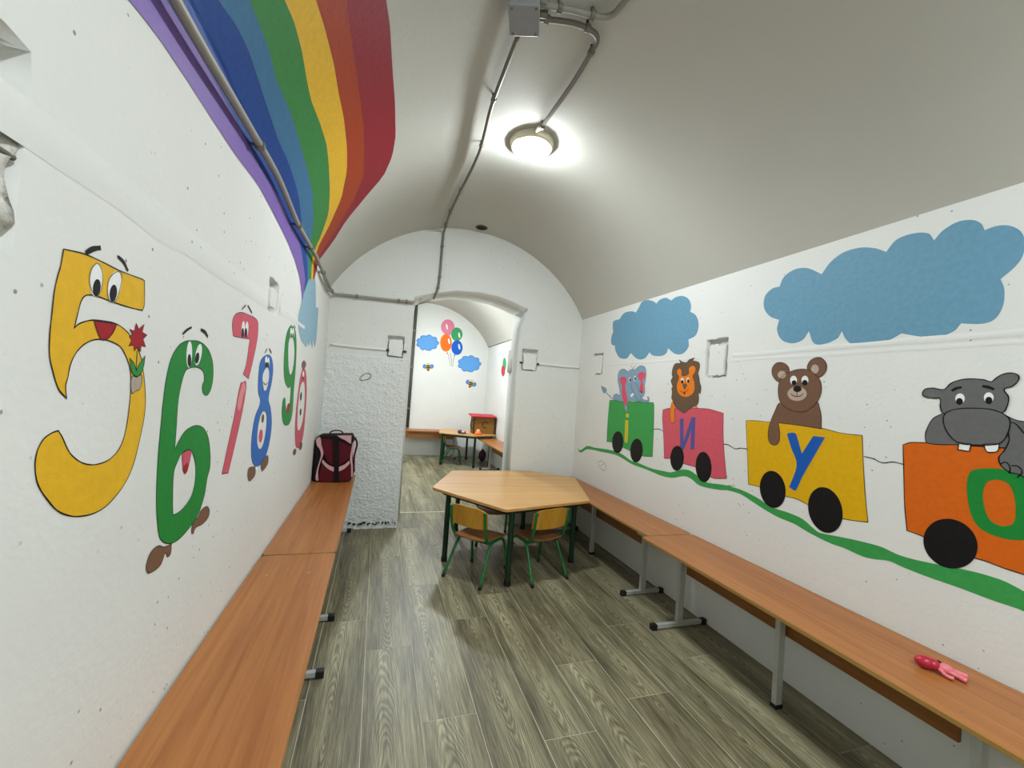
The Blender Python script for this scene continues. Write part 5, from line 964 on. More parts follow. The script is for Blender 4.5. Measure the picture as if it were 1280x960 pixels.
RAINBOW = [[(0.9259,2.0028),(0.9449,2.0061),(0.9648,2.0097),(0.984,2.012),(1.004,2.0142),(1.0248,2.0165),(1.0462,2.0185),(1.0667,2.0191),(1.0881,2.0198),(1.1105,2.0204),(1.134,2.0211),(1.1586,2.0218),(1.184,2.0222),(1.2101,2.0222),(1.2375,2.0223),(1.2664,2.0223),(1.2968,2.0224),(1.3296,2.0228),(1.3647,2.0236),(1.402,2.0243),(1.4415,2.0251),(1.4837,2.026),(1.5313,2.0283),(1.586,2.0326),(1.6453,2.0373),(1.7096,2.0424),(1.7734,2.0451),(1.8294,2.0423),(1.8893,2.0393),(1.9536,2.0361),(2.0206,2.0318),(2.0898,2.0261),(2.1643,2.02),(2.2446,2.0133),(2.3212,2.0029),(2.3981,1.99),(2.4805,1.9762),(2.5508,1.9564),(2.6231,1.9348),(2.6709,1.9144),(2.719,1.8834),(2.7612,1.8497),(2.7857,1.816),(2.8106,1.7818)],[(1.0459,2.1093),(1.0647,2.1105),(1.0843,2.1117),(1.1047,2.113),(1.126,2.1143),(1.1483,2.1157),(1.1717,2.1171),(1.1961,2.1187),(1.2217,2.1203),(1.2466,2.1205),(1.2727,2.1208),(1.3,2.121),(1.3287,2.1213),(1.3588,2.1216),(1.3905,2.1219),(1.4239,2.1222),(1.4591,2.1226),(1.4953,2.1224),(1.5316,2.121),(1.5698,2.1195),(1.6103,2.118),(1.653,2.1164),(1.6983,2.1146),(1.7476,2.1134),(1.8104,2.1171),(1.8784,2.1211),(1.9521,2.1255),(2.0323,2.1302),(2.1126,2.1324),(2.1727,2.1238),(2.2366,2.1146),(2.3046,2.1049),(2.4157,2.108),(2.5226,2.1061),(2.5938,2.0893),(2.6557,2.0674),(2.703,2.0393),(2.7519,2.0102),(2.8012,1.9795),(2.8408,1.9548),(2.8292,1.9078),(2.8177,1.8613),(2.8139,1.8214),(2.8106,1.7818)],[(1.192,2.2616),(1.2167,2.2671),(1.2425,2.2727),(1.2696,2.2786),(1.2961,2.2825),(1.3223,2.2845),(1.3497,2.2867),(1.377,2.2874),(1.4039,2.2863),(1.4318,2.285),(1.4611,2.2837),(1.4916,2.2824),(1.5231,2.2805),(1.556,2.2786),(1.5905,2.2765),(1.6269,2.2745),(1.6654,2.2728),(1.7059,2.2709),(1.7486,2.2689),(1.7936,2.2668),(1.8437,2.2666),(1.8992,2.2681),(1.9584,2.2697),(2.0186,2.2693),(2.079,2.2662),(2.1432,2.2629),(2.2099,2.2583),(2.2771,2.251),(2.3485,2.2432),(2.415,2.2299),(2.4838,2.215),(2.5576,2.1998),(2.6463,2.1888),(2.7072,2.1677),(2.752,2.1395),(2.7964,2.1097),(2.8396,2.0781),(2.8757,2.0433),(2.8954,2.0031),(2.9109,1.9715),(2.8644,1.9156),(2.8195,1.8616),(2.8139,1.8214),(2.8106,1.7818)],[(1.2506,2.3429),(1.2741,2.345),(1.2985,2.3473),(1.3241,2.3496),(1.3495,2.3505),(1.376,2.3512),(1.4035,2.352),(1.4321,2.3525),(1.4595,2.3502),(1.4881,2.3478),(1.5179,2.3453),(1.5489,2.3427),(1.5865,2.3453),(1.6268,2.3489),(1.6694,2.3526),(1.7139,2.356),(1.7568,2.3556),(1.802,2.3552),(1.8497,2.3547),(1.9002,2.3542),(1.9529,2.3531),(2.0087,2.3518),(2.0679,2.3504),(2.1305,2.3487),(2.1942,2.3447),(2.2619,2.3405),(2.3341,2.336),(2.4082,2.3293),(2.4763,2.3158),(2.5479,2.3014),(2.6234,2.2861),(2.6961,2.2663),(2.7628,2.2411),(2.8312,2.2143),(2.899,2.186),(2.8994,2.1406),(2.9106,2.0983),(2.9308,2.058),(2.9513,2.0171),(2.9674,1.9849),(2.8922,1.9218),(2.8209,1.8619),(2.8139,1.8214),(2.8106,1.7818)],[(1.3207,2.4495),(1.3472,2.4539),(1.3748,2.4584),(1.4032,2.4623),(1.4306,2.4632),(1.4592,2.464),(1.4891,2.4649),(1.5201,2.4655),(1.5506,2.4638),(1.5825,2.462),(1.6158,2.4602),(1.6505,2.4582),(1.6876,2.4571),(1.7272,2.4567),(1.7693,2.4568),(1.8179,2.4615),(1.8694,2.4666),(1.9242,2.4719),(1.9798,2.4751),(2.0389,2.4784),(2.1,2.4803),(2.1584,2.4764),(2.2202,2.4723),(2.284,2.4666),(2.3495,2.4589),(2.4188,2.4507),(2.4921,2.4419),(2.5653,2.4296),(2.6402,2.4148),(2.7189,2.399),(2.7912,2.3762),(2.8513,2.3444),(2.9114,2.3107),(2.966,2.2731),(3.008,2.2291),(3.0643,2.1902),(3.0227,2.1301),(3.0294,2.0843),(3.0361,2.0384),(3.0413,2.0025),None,None,None,None],[(1.3799,2.5509),(1.4073,2.5548),(1.436,2.5588),(1.4659,2.563),(1.4966,2.5664),(1.5281,2.5692),(1.5611,2.572),(1.5956,2.575),(1.6318,2.5782),(1.6691,2.5806),(1.7071,2.5814),(1.7469,2.5823),(1.7887,2.5832),(1.8327,2.5843),(1.8799,2.5867),(1.9297,2.5891),(1.9824,2.5917),(2.0359,2.5919),(2.0913,2.5909),(2.1499,2.5898),(2.212,2.5887),(2.2753,2.585),(2.3401,2.579),(2.4087,2.5727),(2.4768,2.562),(2.5422,2.5455),(2.6104,2.528),(2.6816,2.5095),(2.7461,2.4832),(2.8035,2.4501),(2.8605,2.4153),(2.9167,2.3786),(2.9648,2.3366),(3.0077,2.2917),(3.0485,2.2458),(3.1049,2.2056),(3.1106,2.155),(3.0948,2.1018),(3.1014,2.0548),(3.1065,2.018),None,None,None,None],[(1.4339,2.6574),(1.4612,2.6585),(1.4896,2.6596),(1.5192,2.6608),(1.55,2.662),(1.5822,2.6633),(1.616,2.6652),(1.6515,2.6673),(1.6886,2.6696),(1.7275,2.6719),(1.7683,2.6744),(1.8111,2.677),(1.8561,2.6797),(1.9032,2.6821),(1.9527,2.6846),(2.0049,2.6872),(2.06,2.6899),(2.1184,2.6928),(2.1778,2.6929),(2.2395,2.6914),(2.3048,2.6899),(2.374,2.6882),(2.4463,2.6852),(2.5214,2.6802),(2.6012,2.6748),(2.6725,2.6567),(2.7394,2.6311),(2.8081,2.6039),(2.8758,2.5732),(2.934,2.5337),(2.9907,2.4922),(3.0451,2.4484),(3.0959,2.4022),(3.1325,2.3489),(3.1623,2.2935),(3.195,2.2403),(3.2347,2.1903),(3.151,2.1168),(3.1513,2.0673),(3.1516,2.0288),None,None,None,None],[(1.4953,2.8077),(1.5258,2.8124),(1.5575,2.8173),(1.5905,2.8224),(1.6245,2.8262),(1.6595,2.829),(1.696,2.8319),(1.7342,2.835),(1.7742,2.8381),(1.816,2.8415),(1.86,2.8451),(1.9065,2.8495),(1.9553,2.8541),(2.0067,2.8589),(2.0608,2.8637),(2.1168,2.8668),(2.176,2.87),(2.2386,2.8734),(2.3049,2.877),(2.3741,2.879),(2.4434,2.8746),(2.5168,2.87),(2.5903,2.8591),(2.6617,2.8397),(2.7362,2.8191),(2.8002,2.7825),(2.8564,2.7362),(2.9105,2.688),(2.9635,2.639),(3.0127,2.5875),(3.0571,2.5334),(3.1043,2.482),(3.1584,2.4346),(3.2081,2.3847),(3.2413,2.3276),(3.26,2.2659),(3.2683,2.2023),(3.2523,2.1439),(3.2018,2.0799),(3.1713,2.0335),None,None,None,None]]
BAG = {
 'outline':[(-0.4703,0.5092,1),(-0.4706,0.6161),(-0.4679,0.715),(-0.4693,0.8056),(-0.4618,0.8595),(-0.4258,0.8856,1),(-0.1856,0.8984,1),(-0.1667,0.8568),(-0.173,0.7804),(-0.168,0.6791),(-0.1533,0.5864),(-0.1552,0.5356),(-0.1731,0.5086,1),(-0.4356,0.4995)],
 'upper':[(-0.4211,0.8733,1),(-0.3864,0.8704),(-0.3167,0.8669),(-0.2525,0.8414),(-0.1828,0.8055,1),(-0.1837,0.7633),(-0.1985,0.6954),(-0.2466,0.6525),(-0.2922,0.6368),(-0.3397,0.6511),(-0.3785,0.7086),(-0.403,0.7827)],
 'lower':[(-0.3975,0.6543,1),(-0.3527,0.6176),(-0.2885,0.585),(-0.2278,0.6108),(-0.1842,0.6619,1),(-0.1708,0.5862),(-0.1698,0.5187,1),(-0.2827,0.5057),(-0.4057,0.5053,1),(-0.4114,0.5838)],
 'band':[(-0.3973,0.6833,1),(-0.3545,0.6425),(-0.2912,0.6226),(-0.2303,0.6444),(-0.1934,0.6787,1),(-0.1839,0.6577,1),(-0.2278,0.6108),(-0.2886,0.5867),(-0.3524,0.6135),(-0.4004,0.6626,1)],
 'side':[(-0.4609,0.8471,1),(-0.4321,0.8688),(-0.4162,0.8072),(-0.3968,0.7497),(-0.3982,0.7165),(-0.4162,0.6499),(-0.4251,0.5837),(-0.4151,0.5094,1),(-0.4367,0.5135),(-0.438,0.5836),(-0.4244,0.658),(-0.414,0.7244),(-0.429,0.7737),(-0.4483,0.798)],
 'side2':[(-0.181,0.7802,1),(-0.1694,0.8398),(-0.1646,0.806),(-0.1699,0.7044),(-0.159,0.6201),(-0.1534,0.5441,1),(-0.1658,0.5398,1),(-0.1745,0.6368),(-0.1867,0.6956)],
 'tri':[(-0.3026,0.8858,1),(-0.1891,0.8915,1),(-0.1874,0.8138,1),(-0.2292,0.8463),(-0.2699,0.866)],
 'strap':[(-0.3279,0.8599,1),(-0.2865,0.857,1),(-0.2703,0.6773),(-0.259,0.5016,1),(-0.3018,0.5015,1),(-0.3068,0.6767)],
 'flapline':[(-0.429,0.8772,1),(-0.3869,0.8762),(-0.3094,0.873),(-0.2452,0.85),(-0.1837,0.8182,1),(-0.1825,0.8013,1),(-0.252,0.8355),(-0.3161,0.8586),(-0.4163,0.861,1)],
}


PLACE = {'L': left_place, 'R': right_place, 'B': back_place, 'F': far_place, 'G': farright_place}
def build_mural(wall, name, label, cat, group, parts):
    allp = [q for p in parts for c in p[4] for q in c]
    cu = sum(q[0] for q in allp) / len(allp); cv_ = min(q[1] for q in allp)
    pl = PLACE[wall]
    org = pl(cu, cv_, 0.0)
    root = empty(name, label, cat, org, 0, group)
    base = 0.0006
    last = None
    for p in parts:
        kind, pn, col, layer, cons = p[:5]
        off = base + layer * 0.00025
        place = lambda u, v, w: pl(u, v, w) - org
        if kind == 'fill':
            lab, par = p[5], p[6]
            parent = last if (par and last) else root
            o = filled(pn, [smooth2(c) for c in cons], paint(col), place, 0.0001, parent, off)
            if not par:
                last = o
        else:
            w, closed, lab, par = p[5], p[6], p[7], p[8]
            bm = bmesh.new()
            for c in cons:
                ribbon(bm, smooth2(c, closed) if len(c) > 2 else [Vector(q[:2]) for q in c], w, closed, place, off)
            o = add_obj(pn, bm, paint(col), root)
            if pn in ('outline', 'line'):
                pass
            if pn == 'eyebrow':
                last = last
        if lab:
            o['label'] = lab
    return root
for t in MURALS:
    build_mural(*t)

# the rainbow runs over the wall and the vault
def wall_vault(y, s, off):
    if s <= ZS:
        return Vector((XL + off, y, s))
    x, z = arc_pt(s - ZS, off + 0.0028)
    return Vector((x, y, z))
rb = empty('painted_rainbow', 'seven-colour painted rainbow sweeping from the left wall up over the vault', 'wall painting', (XL, 2.0, 1.8))
names = ['purple', 'dark_blue', 'light_blue', 'green', 'yellow', 'orange', 'red']
nrow = len(RAINBOW[0])
def ext(tab, j):
    # rows with negative index carry the band on towards the viewer, above the frame
    if j >= 0:
        return tab[j]
    a, b = tab[0], tab[1]
    d = (a[0] - b[0], a[1] - b[1])
    l = math.hypot(*d)
    k = -j * 0.16
    return (a[0] + d[0] / l * k, a[1] + d[1] / l * k + 0.012 * j * j * 0.3)
for bi, (cn, key) in enumerate(zip(names, RAINBOW_COLOURS)):
    A_, B_ = RAINBOW[bi], RAINBOW[bi + 1]
    bm = bmesh.new()
    rows = []
    off = 0.0016 + 0.00012 * bi
    for j in range(-5, nrow):
        a = ext(A_, j); b = ext(B_, j)
        if a is None or b is None:
            break
        row = []
        for i in range(25):
            t = i / 24
            row.append(bm.verts.new(wall_vault(a[0] + (b[0] - a[0]) * t, a[1] + (b[1] - a[1]) * t, off) - rb.location))
        rows.append(row)
    for a, b in zip(rows, rows[1:]):
        for i in range(24):
            if (a[i].co - a[i + 1].co).length + (b[i].co - b[i + 1].co).length > 1e-5:
                bm.faces.new((a[i], a[i + 1], b[i + 1], b[i]))
    o = add_obj('stripe', bm, paint(key), rb, smooth=True)
    o['label'] = cn.replace('_', ' ') + ' stripe of the rainbow'

# ------------------------------------------------------------------ ceiling lamps
def emis(name, rgb, strength):
    mt, nt, b = new_mat(name)
    b.inputs['Base Color'].default_value = lin((250, 250, 245))
    b.inputs['Emission Color'].default_value = lin(rgb)
    b.inputs['Emission Strength'].default_value = strength
    return mt
def lamp(x, y, z, strength, label):
    r = empty('ceiling_lamp', label, 'lamp', (x, y, z))
    bm = bmesh.new()
    lathe(bm, [(0, 0.012), (0.128, 0.012), (0.137, 0.0), (0.136, -0.022), (0.130, -0.036), (0.120, -0.041), (0.116, -0.040), (0.0, -0.036)], 40)
    add_obj('base_ring', bm, CREAM, r, smooth=True)
    bm = bmesh.new()
    lathe(bm, [(0.1155, -0.0395), (0.114, -0.048), (0.104, -0.060), (0.080, -0.069), (0.045, -0.074), (0, -0.076)], 40)
    add_obj('diffuser', bm, emis('lamp_glow', (243, 251, 255), strength), r, smooth=True)
    return r
lamp1 = lamp(0.805, 2.49, 2.929, LAMP_STRENGTH, 'round glowing ceiling lamp with cream rim at the crown of the vault')
lamp(0.95, -0.7, 2.92, LAMP_STRENGTH_BACK, 'round glowing ceiling lamp behind the viewer')
lamp(0.815, 6.5, 2.985, LAMP_STRENGTH_BEYOND, 'round glowing ceiling lamp in the room beyond the doorway')
tubeo('cable_gland', [(-0.03, -0.115, -0.012), (-0.018, -0.16, -0.012), (-0.014, -0.185, -0.015)], 0.011, CREAM, lamp1)

# ------------------------------------------------------------------ conduits, junction box
def clip(parent, p, d, r, mat=None):
    """a clamp round the conduit: band plus screw foot"""
    p = Vector(p); d = Vector(d).normalized()
    bm = bmesh.new()
    tube(bm, [p - d * 0.009, p + d * 0.009], r * 1.45, 10)
    return add_obj('clip', bm, mat or PIPED, parent)
def stand(parent, a, b):
    return tubeo('clip_foot', [a, b], 0.006, PIPED, parent, curved=False)

cond = empty('cable_conduit', 'long grey conduit running along the left wall over the rainbow to the doorway', 'conduit', (-0.447, 2.0, 2.12))
pts = [(-0.447, -0.6, 2.085), (-0.447, 0.4, 2.09), (-0.447, 1.015, 2.092), (-0.447, 1.475, 2.122), (-0.447, 1.897, 2.148), (-0.447, 2.321, 2.122), (-0.447, 2.717, 2.131),
       (-0.447, 3.011, 2.14), (-0.447, 3.4, 2.128), (-0.447, 3.9, 2.118), (-0.44, 4.06, 2.12), (-0.40, 4.09, 2.125), (-0.292, 4.09, 2.128), (0.0, 4.09, 2.134), (0.262, 4.09, 2.142)]
L = Vector(cond.location)
tubeo('tube', [Vector(p) - L for p in pts], 0.0125, PIPE, cond, 6, 10)
for p, d in (((-0.447, 1.63, 2.132), (0, 1, 0)), ((-0.447, 2.36, 2.123), (0, 1, 0)), ((-0.447, 2.76, 2.132), (0, 1, 0)), ((-0.447, 3.35, 2.13), (0, 1, 0)),
             ((-0.447, 3.92, 2.118), (0, 1, 0)), ((-0.25, 4.09, 2.129), (1, 0, 0)), ((0.12, 4.09, 2.137), (1, 0, 0)), ((0.19, 4.09, 2.139), (1, 0, 0))):
    c_ = clip(cond, Vector(p) - L, d, 0.0125)
    w_ = Vector((XL, p[1], p[2])) if d[1] else Vector((p[0], YB, p[2]))
    tubeo('clip_foot', [Vector(p) - L, w_ - L], 0.006, PIPED, cond, curved=False)
tubeo('loop_tube', [Vector(p) - L for p in [(-0.447, 3.30, 2.135), (-0.448, 3.45, 2.10), (-0.45, 3.7, 2.09), (-0.447, 3.93, 2.112)]], 0.007, PIPE, cond, 5)

cond = empty('cable_conduit', 'thin grey conduit from the junction box along the vault down to the doorway arch', 'conduit', (0.48, 3.0, 2.87))
L = Vector(cond.location)
vpts = [(0.455, 1.66, 2.865), (0.461, 2.126, 2.867), (0.485, 2.40, 2.873), (0.503, 2.594, 2.877), (0.506, 2.75, 2.879), (0.503, 2.91, 2.878), (0.489, 3.234, 2.874), (0.481, 3.633, 2.872), (0.49, 3.95, 2.873),
        (0.491, 4.07, 2.862), (0.49, 4.095, 2.83), (0.488, 4.095, 2.70), (0.485, 4.095, 2.426), (0.474, 4.095, 2.30), (0.462, 4.10, 2.262), (0.455, 4.13, 2.235), (0.452, 4.2, 2.225)]
tubeo('tube', [Vector(p) - L for p in vpts], 0.0105, PIPED, cond, 5, 10)
def vault_up(p):
    d = Vector((p[0] - VCX, 0, p[2] - VCZ)).normalized()
    return Vector((VCX + d.x * VR, p[1], VCZ + d.z * VR))
for p in ((0.461, 2.12, 2.867), (0.500, 2.56, 2.876), (0.490, 3.22, 2.874), (0.481, 3.65, 2.872), (0.49, 3.97, 2.873)):
    clip(cond, Vector(p) - L, (0, 1, 0), 0.0105)
    tubeo('clip_foot', [Vector(p) - L, vault_up(p) - L], 0.006, PIPED, cond, curved=False)
for p in ((0.488, 4.095, 2.72), (0.485, 4.095, 2.42), (0.476, 4.095, 2.31)):
    clip(cond, Vector(p) - L, (0, 0, 1), 0.0105)
    tubeo('clip_foot', [Vector(p) - L, Vector((p[0], YB, p[2])) - L], 0.006, PIPED, cond, curved=False)

cond = empty('cable_conduit', 'grey conduit bending from the junction box back to the ceiling lamp', 'conduit', (0.76, 1.8, 2.9))
L = Vector(cond.location)
p1 = [(0.50, 1.605, 2.878), (0.549, 1.6, 2.883), (0.607, 1.595, 2.892), (0.67, 1.59, 2.898), (0.734, 1.597, 2.902), (0.777, 1.613, 2.903), (0.796, 1.643, 2.903), (0.80, 1.687, 2.903), (0.806, 1.911, 2.903), (0.793, 2.219, 2.903), (0.791, 2.30, 2.903)]
tubeo('tube', [Vector(p) - L for p in p1], 0.0115, PIPED, cond, 5, 10)
for p, d in (((0.545, 1.6, 2.883), (1, 0, 0)), ((0.725, 1.594, 2.902), (1, 0.1, 0)), ((0.80, 1.70, 2.903), (0, 1, 0)), ((0.791, 2.28, 2.903), (0, 1, 0))):
    clip(cond, Vector(p) - L, d, 0.0115)
    tubeo('clip_foot', [Vector(p) - L, vault_up(p) - L], 0.007, plain('rusty_clip', (84, 66, 50), 0.7), cond, curved=False)

cond = empty('cable_conduit', 'grey conduit looping from the junction box towards the viewer', 'conduit', (0.7, 1.5, 2.9))
L = Vector(cond.location)
p2 = [(0.47, 1.53, 2.872), (0.507, 1.536, 2.876), (0.559, 1.541, 2.886), (0.624, 1.536, 2.894), (0.702, 1.535, 2.901), (0.764, 1.525, 2.903), (0.792, 1.498, 2.903), (0.80, 1.457, 2.903), (0.804, 1.40, 2.903), (0.80, 1.2, 2.903), (0.80, 0.2, 2.903), (0.80, -0.8, 2.903)]
tubeo('tube', [Vector(p) - L for p in p2], 0.0125, PIPE, cond, 5, 10)
for p, d in (((0.575, 1.54, 2.888), (1, 0, 0)), ((0.715, 1.534, 2.901), (1, 0, 0)), ((0.804, 1.40, 2.903), (0, 1, 0))):
    clip(cond, Vector(p) - L, d, 0.0125)
    tubeo('clip_foot', [Vector(p) - L, vault_up(p) - L], 0.007, PIPED, cond, curved=False)

jb = empty('junction_box', 'grey plastic junction box on the crown of the vault', 'junction box', (0.435, 1.55, 2.84), math.radians(-20))
bm = bmesh.new(); box(bm, -0.056, 0.056, -0.066, 0.066, -0.038, 0.085, 0.006); add_obj('housing', bm, BOXG, jb)
bm = bmesh.new(); box(bm, -0.06, 0.06, -0.07, 0.07, -0.046, -0.030, 0.004); add_obj('lid', bm, BOXG, jb)
for sx in (-1, 1):
    for sy in (-1, 1):
        bm = bmesh.new(); cyl(bm, (sx * 0.046, sy * 0.056), 0.005, 0.005, -0.049, -0.044, 10); add_obj('screw', bm, PIPED, jb)
tubeo('cable_gland', [(-0.01, 0.06, 0.02), (0.0, 0.1, 0.02)], 0.014, PIPED, jb, curved=False)
tubeo('cable_gland', [(0.045, 0.045, 0.03), (0.085, 0.055, 0.034)], 0.014, PIPED, jb, curved=False)
tubeo('cable_gland', [(0.045, -0.02, 0.03), (0.085, -0.01, 0.034)], 0.015, PIPE, jb, curved=False)

vh = empty('ventilation_hole', 'small dark round vent in the vault near the doorway wall', 'vent', (0.838, 3.99, 2.93))
bm = bmesh.new(); lathe(bm, [(0.048, 0.004), (0.058, 0.0), (0.062, -0.004), (0.058, -0.007), (0.050, -0.004)], 28); add_obj('rim', bm, PIPED, vh, smooth=True)
bm = bmesh.new(); cyl(bm, (0, 0), 0.05, 0.05, -0.003, 0.006, 28); add_obj('grille_disc', bm, plain('dark_vent', (48, 46, 42), 0.9), vh)

# ------------------------------------------------------------------ benches
def bench_seat(bm, x0, x1, y0, y1, z1, th, r=0.03, corners=(1, 1, 1, 1)):
    """rounded-corner board"""
    pts = []
    for (cx_, cy_, a0, on) in ((x1, y1, 0, corners[0]), (x0, y1, 90, corners[1]), (x0, y0, 180, corners[2]), (x1, y0, 270, corners[3])):
        rr = r if on else 0.002
        sx = -1 if cx_ == x1 else 1; sy = -1 if cy_ == y1 else 1
        for k in range(6):
            a = math.radians(a0 + 90 * k / 5)
            pts.append((cx_ + sx * rr + rr * math.cos(a), cy_ + sy * rr + rr * math.sin(a)))
    return prism(bm, pts, z1 - th, z1)
def prism(bm, pts, z0, z1, inset=0.0015):
    n = len(pts)
    c = Vector((sum(p[0] for p in pts) / n, sum(p[1] for p in pts) / n))
    def ring(z, k):
        return [bm.verts.new((p[0] + (c.x - p[0]) * k, p[1] + (c.y - p[1]) * k, z)) for p in pts]
    A_ = ring(z0, 0.004); B_ = ring(z0 + inset, 0); C_ = ring(z1 - inset, 0); D_ = ring(z1, 0.004)
    bm.faces.new(A_[::-1]); bm.faces.new(D_).material_index = 0
    for P, Q in ((A_, B_), (B_, C_), (C_, D_)):
        for k in range(n):
            f = bm.faces.new((P[k], P[(k + 1) % n], Q[(k + 1) % n], Q[k]))
            f.material_index = 1 if P is not C_ else 1
    return bm

def make_bench(name, label, x0, x1, y0, y1, tlegs, straight, side, group, apron=True, zt=0.502):
    """side = +1 when the free edge looks to +X"""
    L_ = Vector(((x0 + x1) / 2, (y0 + y1) / 2, 0))
    r = empty(name, label, 'bench', L_, 0, group)
    X0_, X1_, Y0_, Y1_ = x0 - L_.x, x1 - L_.x, y0 - L_.y, y1 - L_.y
    bm = bmesh.new()
    bench_seat(bm, X0_, X1_, Y0_, Y1_, zt, 0.016, 0.025)
    add_obj('seat', bm, None, r, mats=[BEECH, EDGE])
    xc = 0.0
    zb = zt - 0.0165
    for ty in tlegs:
        y = ty - L_.y
        lg = boxo('leg', (xc - 0.02, xc + 0.02, y - 0.0125, y + 0.0125, 0.03, zb - 0.012), STEEL, r, 0.002)
        boxo('foot_bar', (X0_ + 0.012, X1_ - 0.012, y - 0.0125, y + 0.0125, 0.006, 0.03), STEEL, lg, 0.002)
        for s in (-1, 1):
            e = X0_ if s < 0 else X1_
            boxo('foot_cap', (min(e, e - s * 0.036), max(e, e - s * 0.036), y - 0.0155, y + 0.0155, 0.0, 0.033), BLACK, lg, 0.003)
        boxo('top_bar', (X0_ + 0.05, X1_ - 0.05, y - 0.0125, y + 0.0125, zb - 0.024, zb), STEEL, lg, 0.002)
        boxo('bracket', (xc - 0.026, xc - 0.0205, y - 0.0125, y + 0.062, zb - 0.085, zb - 0.022), STEEL, lg)
        for q in (0.018, 0.034):
            boxo('bolt', (xc - 0.03, xc - 0.026, y + q - 0.004, y + q + 0.004, zb - 0.062, zb - 0.054), BLACK, lg)
    for ty in straight:
        y = ty - L_.y
        lg = boxo('leg', (-0.024, 0.012, y - 0.0125, y + 0.0125, 0.012, zb), STEEL, r, 0.002)
        boxo('foot_cap', (-0.027, 0.015, y - 0.0155, y + 0.0155, 0.0, 0.018), BLACK, lg)
    if apron:
        ya, yb = (min(tlegs) if tlegs else y0) - L_.y + 0.06, (max(tlegs) if tlegs else y1) - L_.y - 0.015
        bm = bmesh.new()
        xa = 0.022 if side < 0 else -0.038
        box(bm, xa, xa + 0.016, ya, yb, zb - 0.164, zb - 0.013, 0.001)
        add_obj('apron_board', bm, APRON, r)
    return r
GR = 'low benches along the walls'
b = make_bench('bench', 'near orange-brown bench along the left wall, running out of frame', XL + 0.008, -0.142, 0.32, 2.243, [2.086, 0.5], [], 1, GR)
for sx in (-0.397, -0.232):
    bm = bmesh.new(); cyl(bm, (sx - b.location.x, 2.022 - b.location.y), 0.004, 0.003, 0.502, 0.5035, 10); add_obj('screw_head', bm, plain('brass', (226, 190, 120), 0.3, 0.8), b)
make_bench('bench', 'far left bench carrying the backpack in the corner', XL + 0.008, -0.142, 2.253, 4.09, [2.566, 4.03], [], 1, GR)
b = make_bench('bench', 'near bench along the right wall with a pink toy on it', 1.645, XR - 0.008, 0.30, 2.285, [2.137, 0.80], [1.47], -1, GR)
for q in ((1.709, 0.783), (1.86, 0.74)):
    bm = bmesh.new(); cyl(bm, (q[0] - b.location.x, q[1] - b.location.y), 0.004, 0.003, 0.502, 0.5035, 10); add_obj('screw_head', bm, PIPED, b)
make_bench('bench', 'far right bench reaching under the hexagonal table', 1.70, XR - 0.008, 2.292, 4.09, [2.55, 3.9], [3.28], -1, GR)
# benches in the room beyond
GR2 = 'benches in the room beyond the doorway'
r = empty('bench', 'bench against the end wall of the room beyond the doorway', 'bench', (0.9, 8.2, 0), 0, GR2)
bm = bmesh.new(); bench_seat(bm, -0.42, 0.62, -0.18, 0.19, 0.52, 0.02); add_obj('seat', bm, None, r, mats=[BEECH, BEECH])
boxo('apron_board', (-0.36, 0.56, -0.03, -0.014, 0.36, 0.499), wood('apron_light', (176, 112, 60), (204, 142, 86), 'X', 0.45), r)
for sx in (-0.38, 0.58):
    lg = boxo('leg', (sx - 0.0125, sx + 0.0125, -0.02, 0.02, 0.03, 0.499), STEEL, r)
    boxo('foot_bar', (sx - 0.0125, sx + 0.0125, -0.17, 0.17, 0.004, 0.03), STEEL, lg)
    boxo('foot_cap', (sx - 0.016, sx + 0.016, -0.2, -0.165, 0.0, 0.033), BLACK, lg)
    boxo('foot_cap', (sx - 0.016, sx + 0.016, 0.145, 0.18, 0.0, 0.033), BLACK, lg)
make_bench('bench', 'bench along the right wall of the room beyond, partly under the far table', 1.73, XFR - 0.01, 4.9, 7.3, [5.3, 7.0], [], -1, GR2)
pp = empty('wall_pipe', 'dark vertical pipe on the end wall just inside the doorway edge', 'pipe', (0.575, YF - 0.05, 0))
tubeo('tube', [(0, 0, 0.54), (0, 0, 2.92)], 0.036, plain('dark_pipe', (84, 84, 76), 0.6), pp, curved=False, seg=14)
for z in (0.9, 1.7, 2.4):
    bm = bmesh.new(); cyl(bm, (0, 0), 0.042, 0.042, z, z + 0.025, 14); add_obj('pipe_clamp', bm, PIPED, pp)
    boxo('clamp_foot', (-0.008, 0.008, 0.03, 0.0499, z + 0.004, z + 0.02), PIPED, pp)

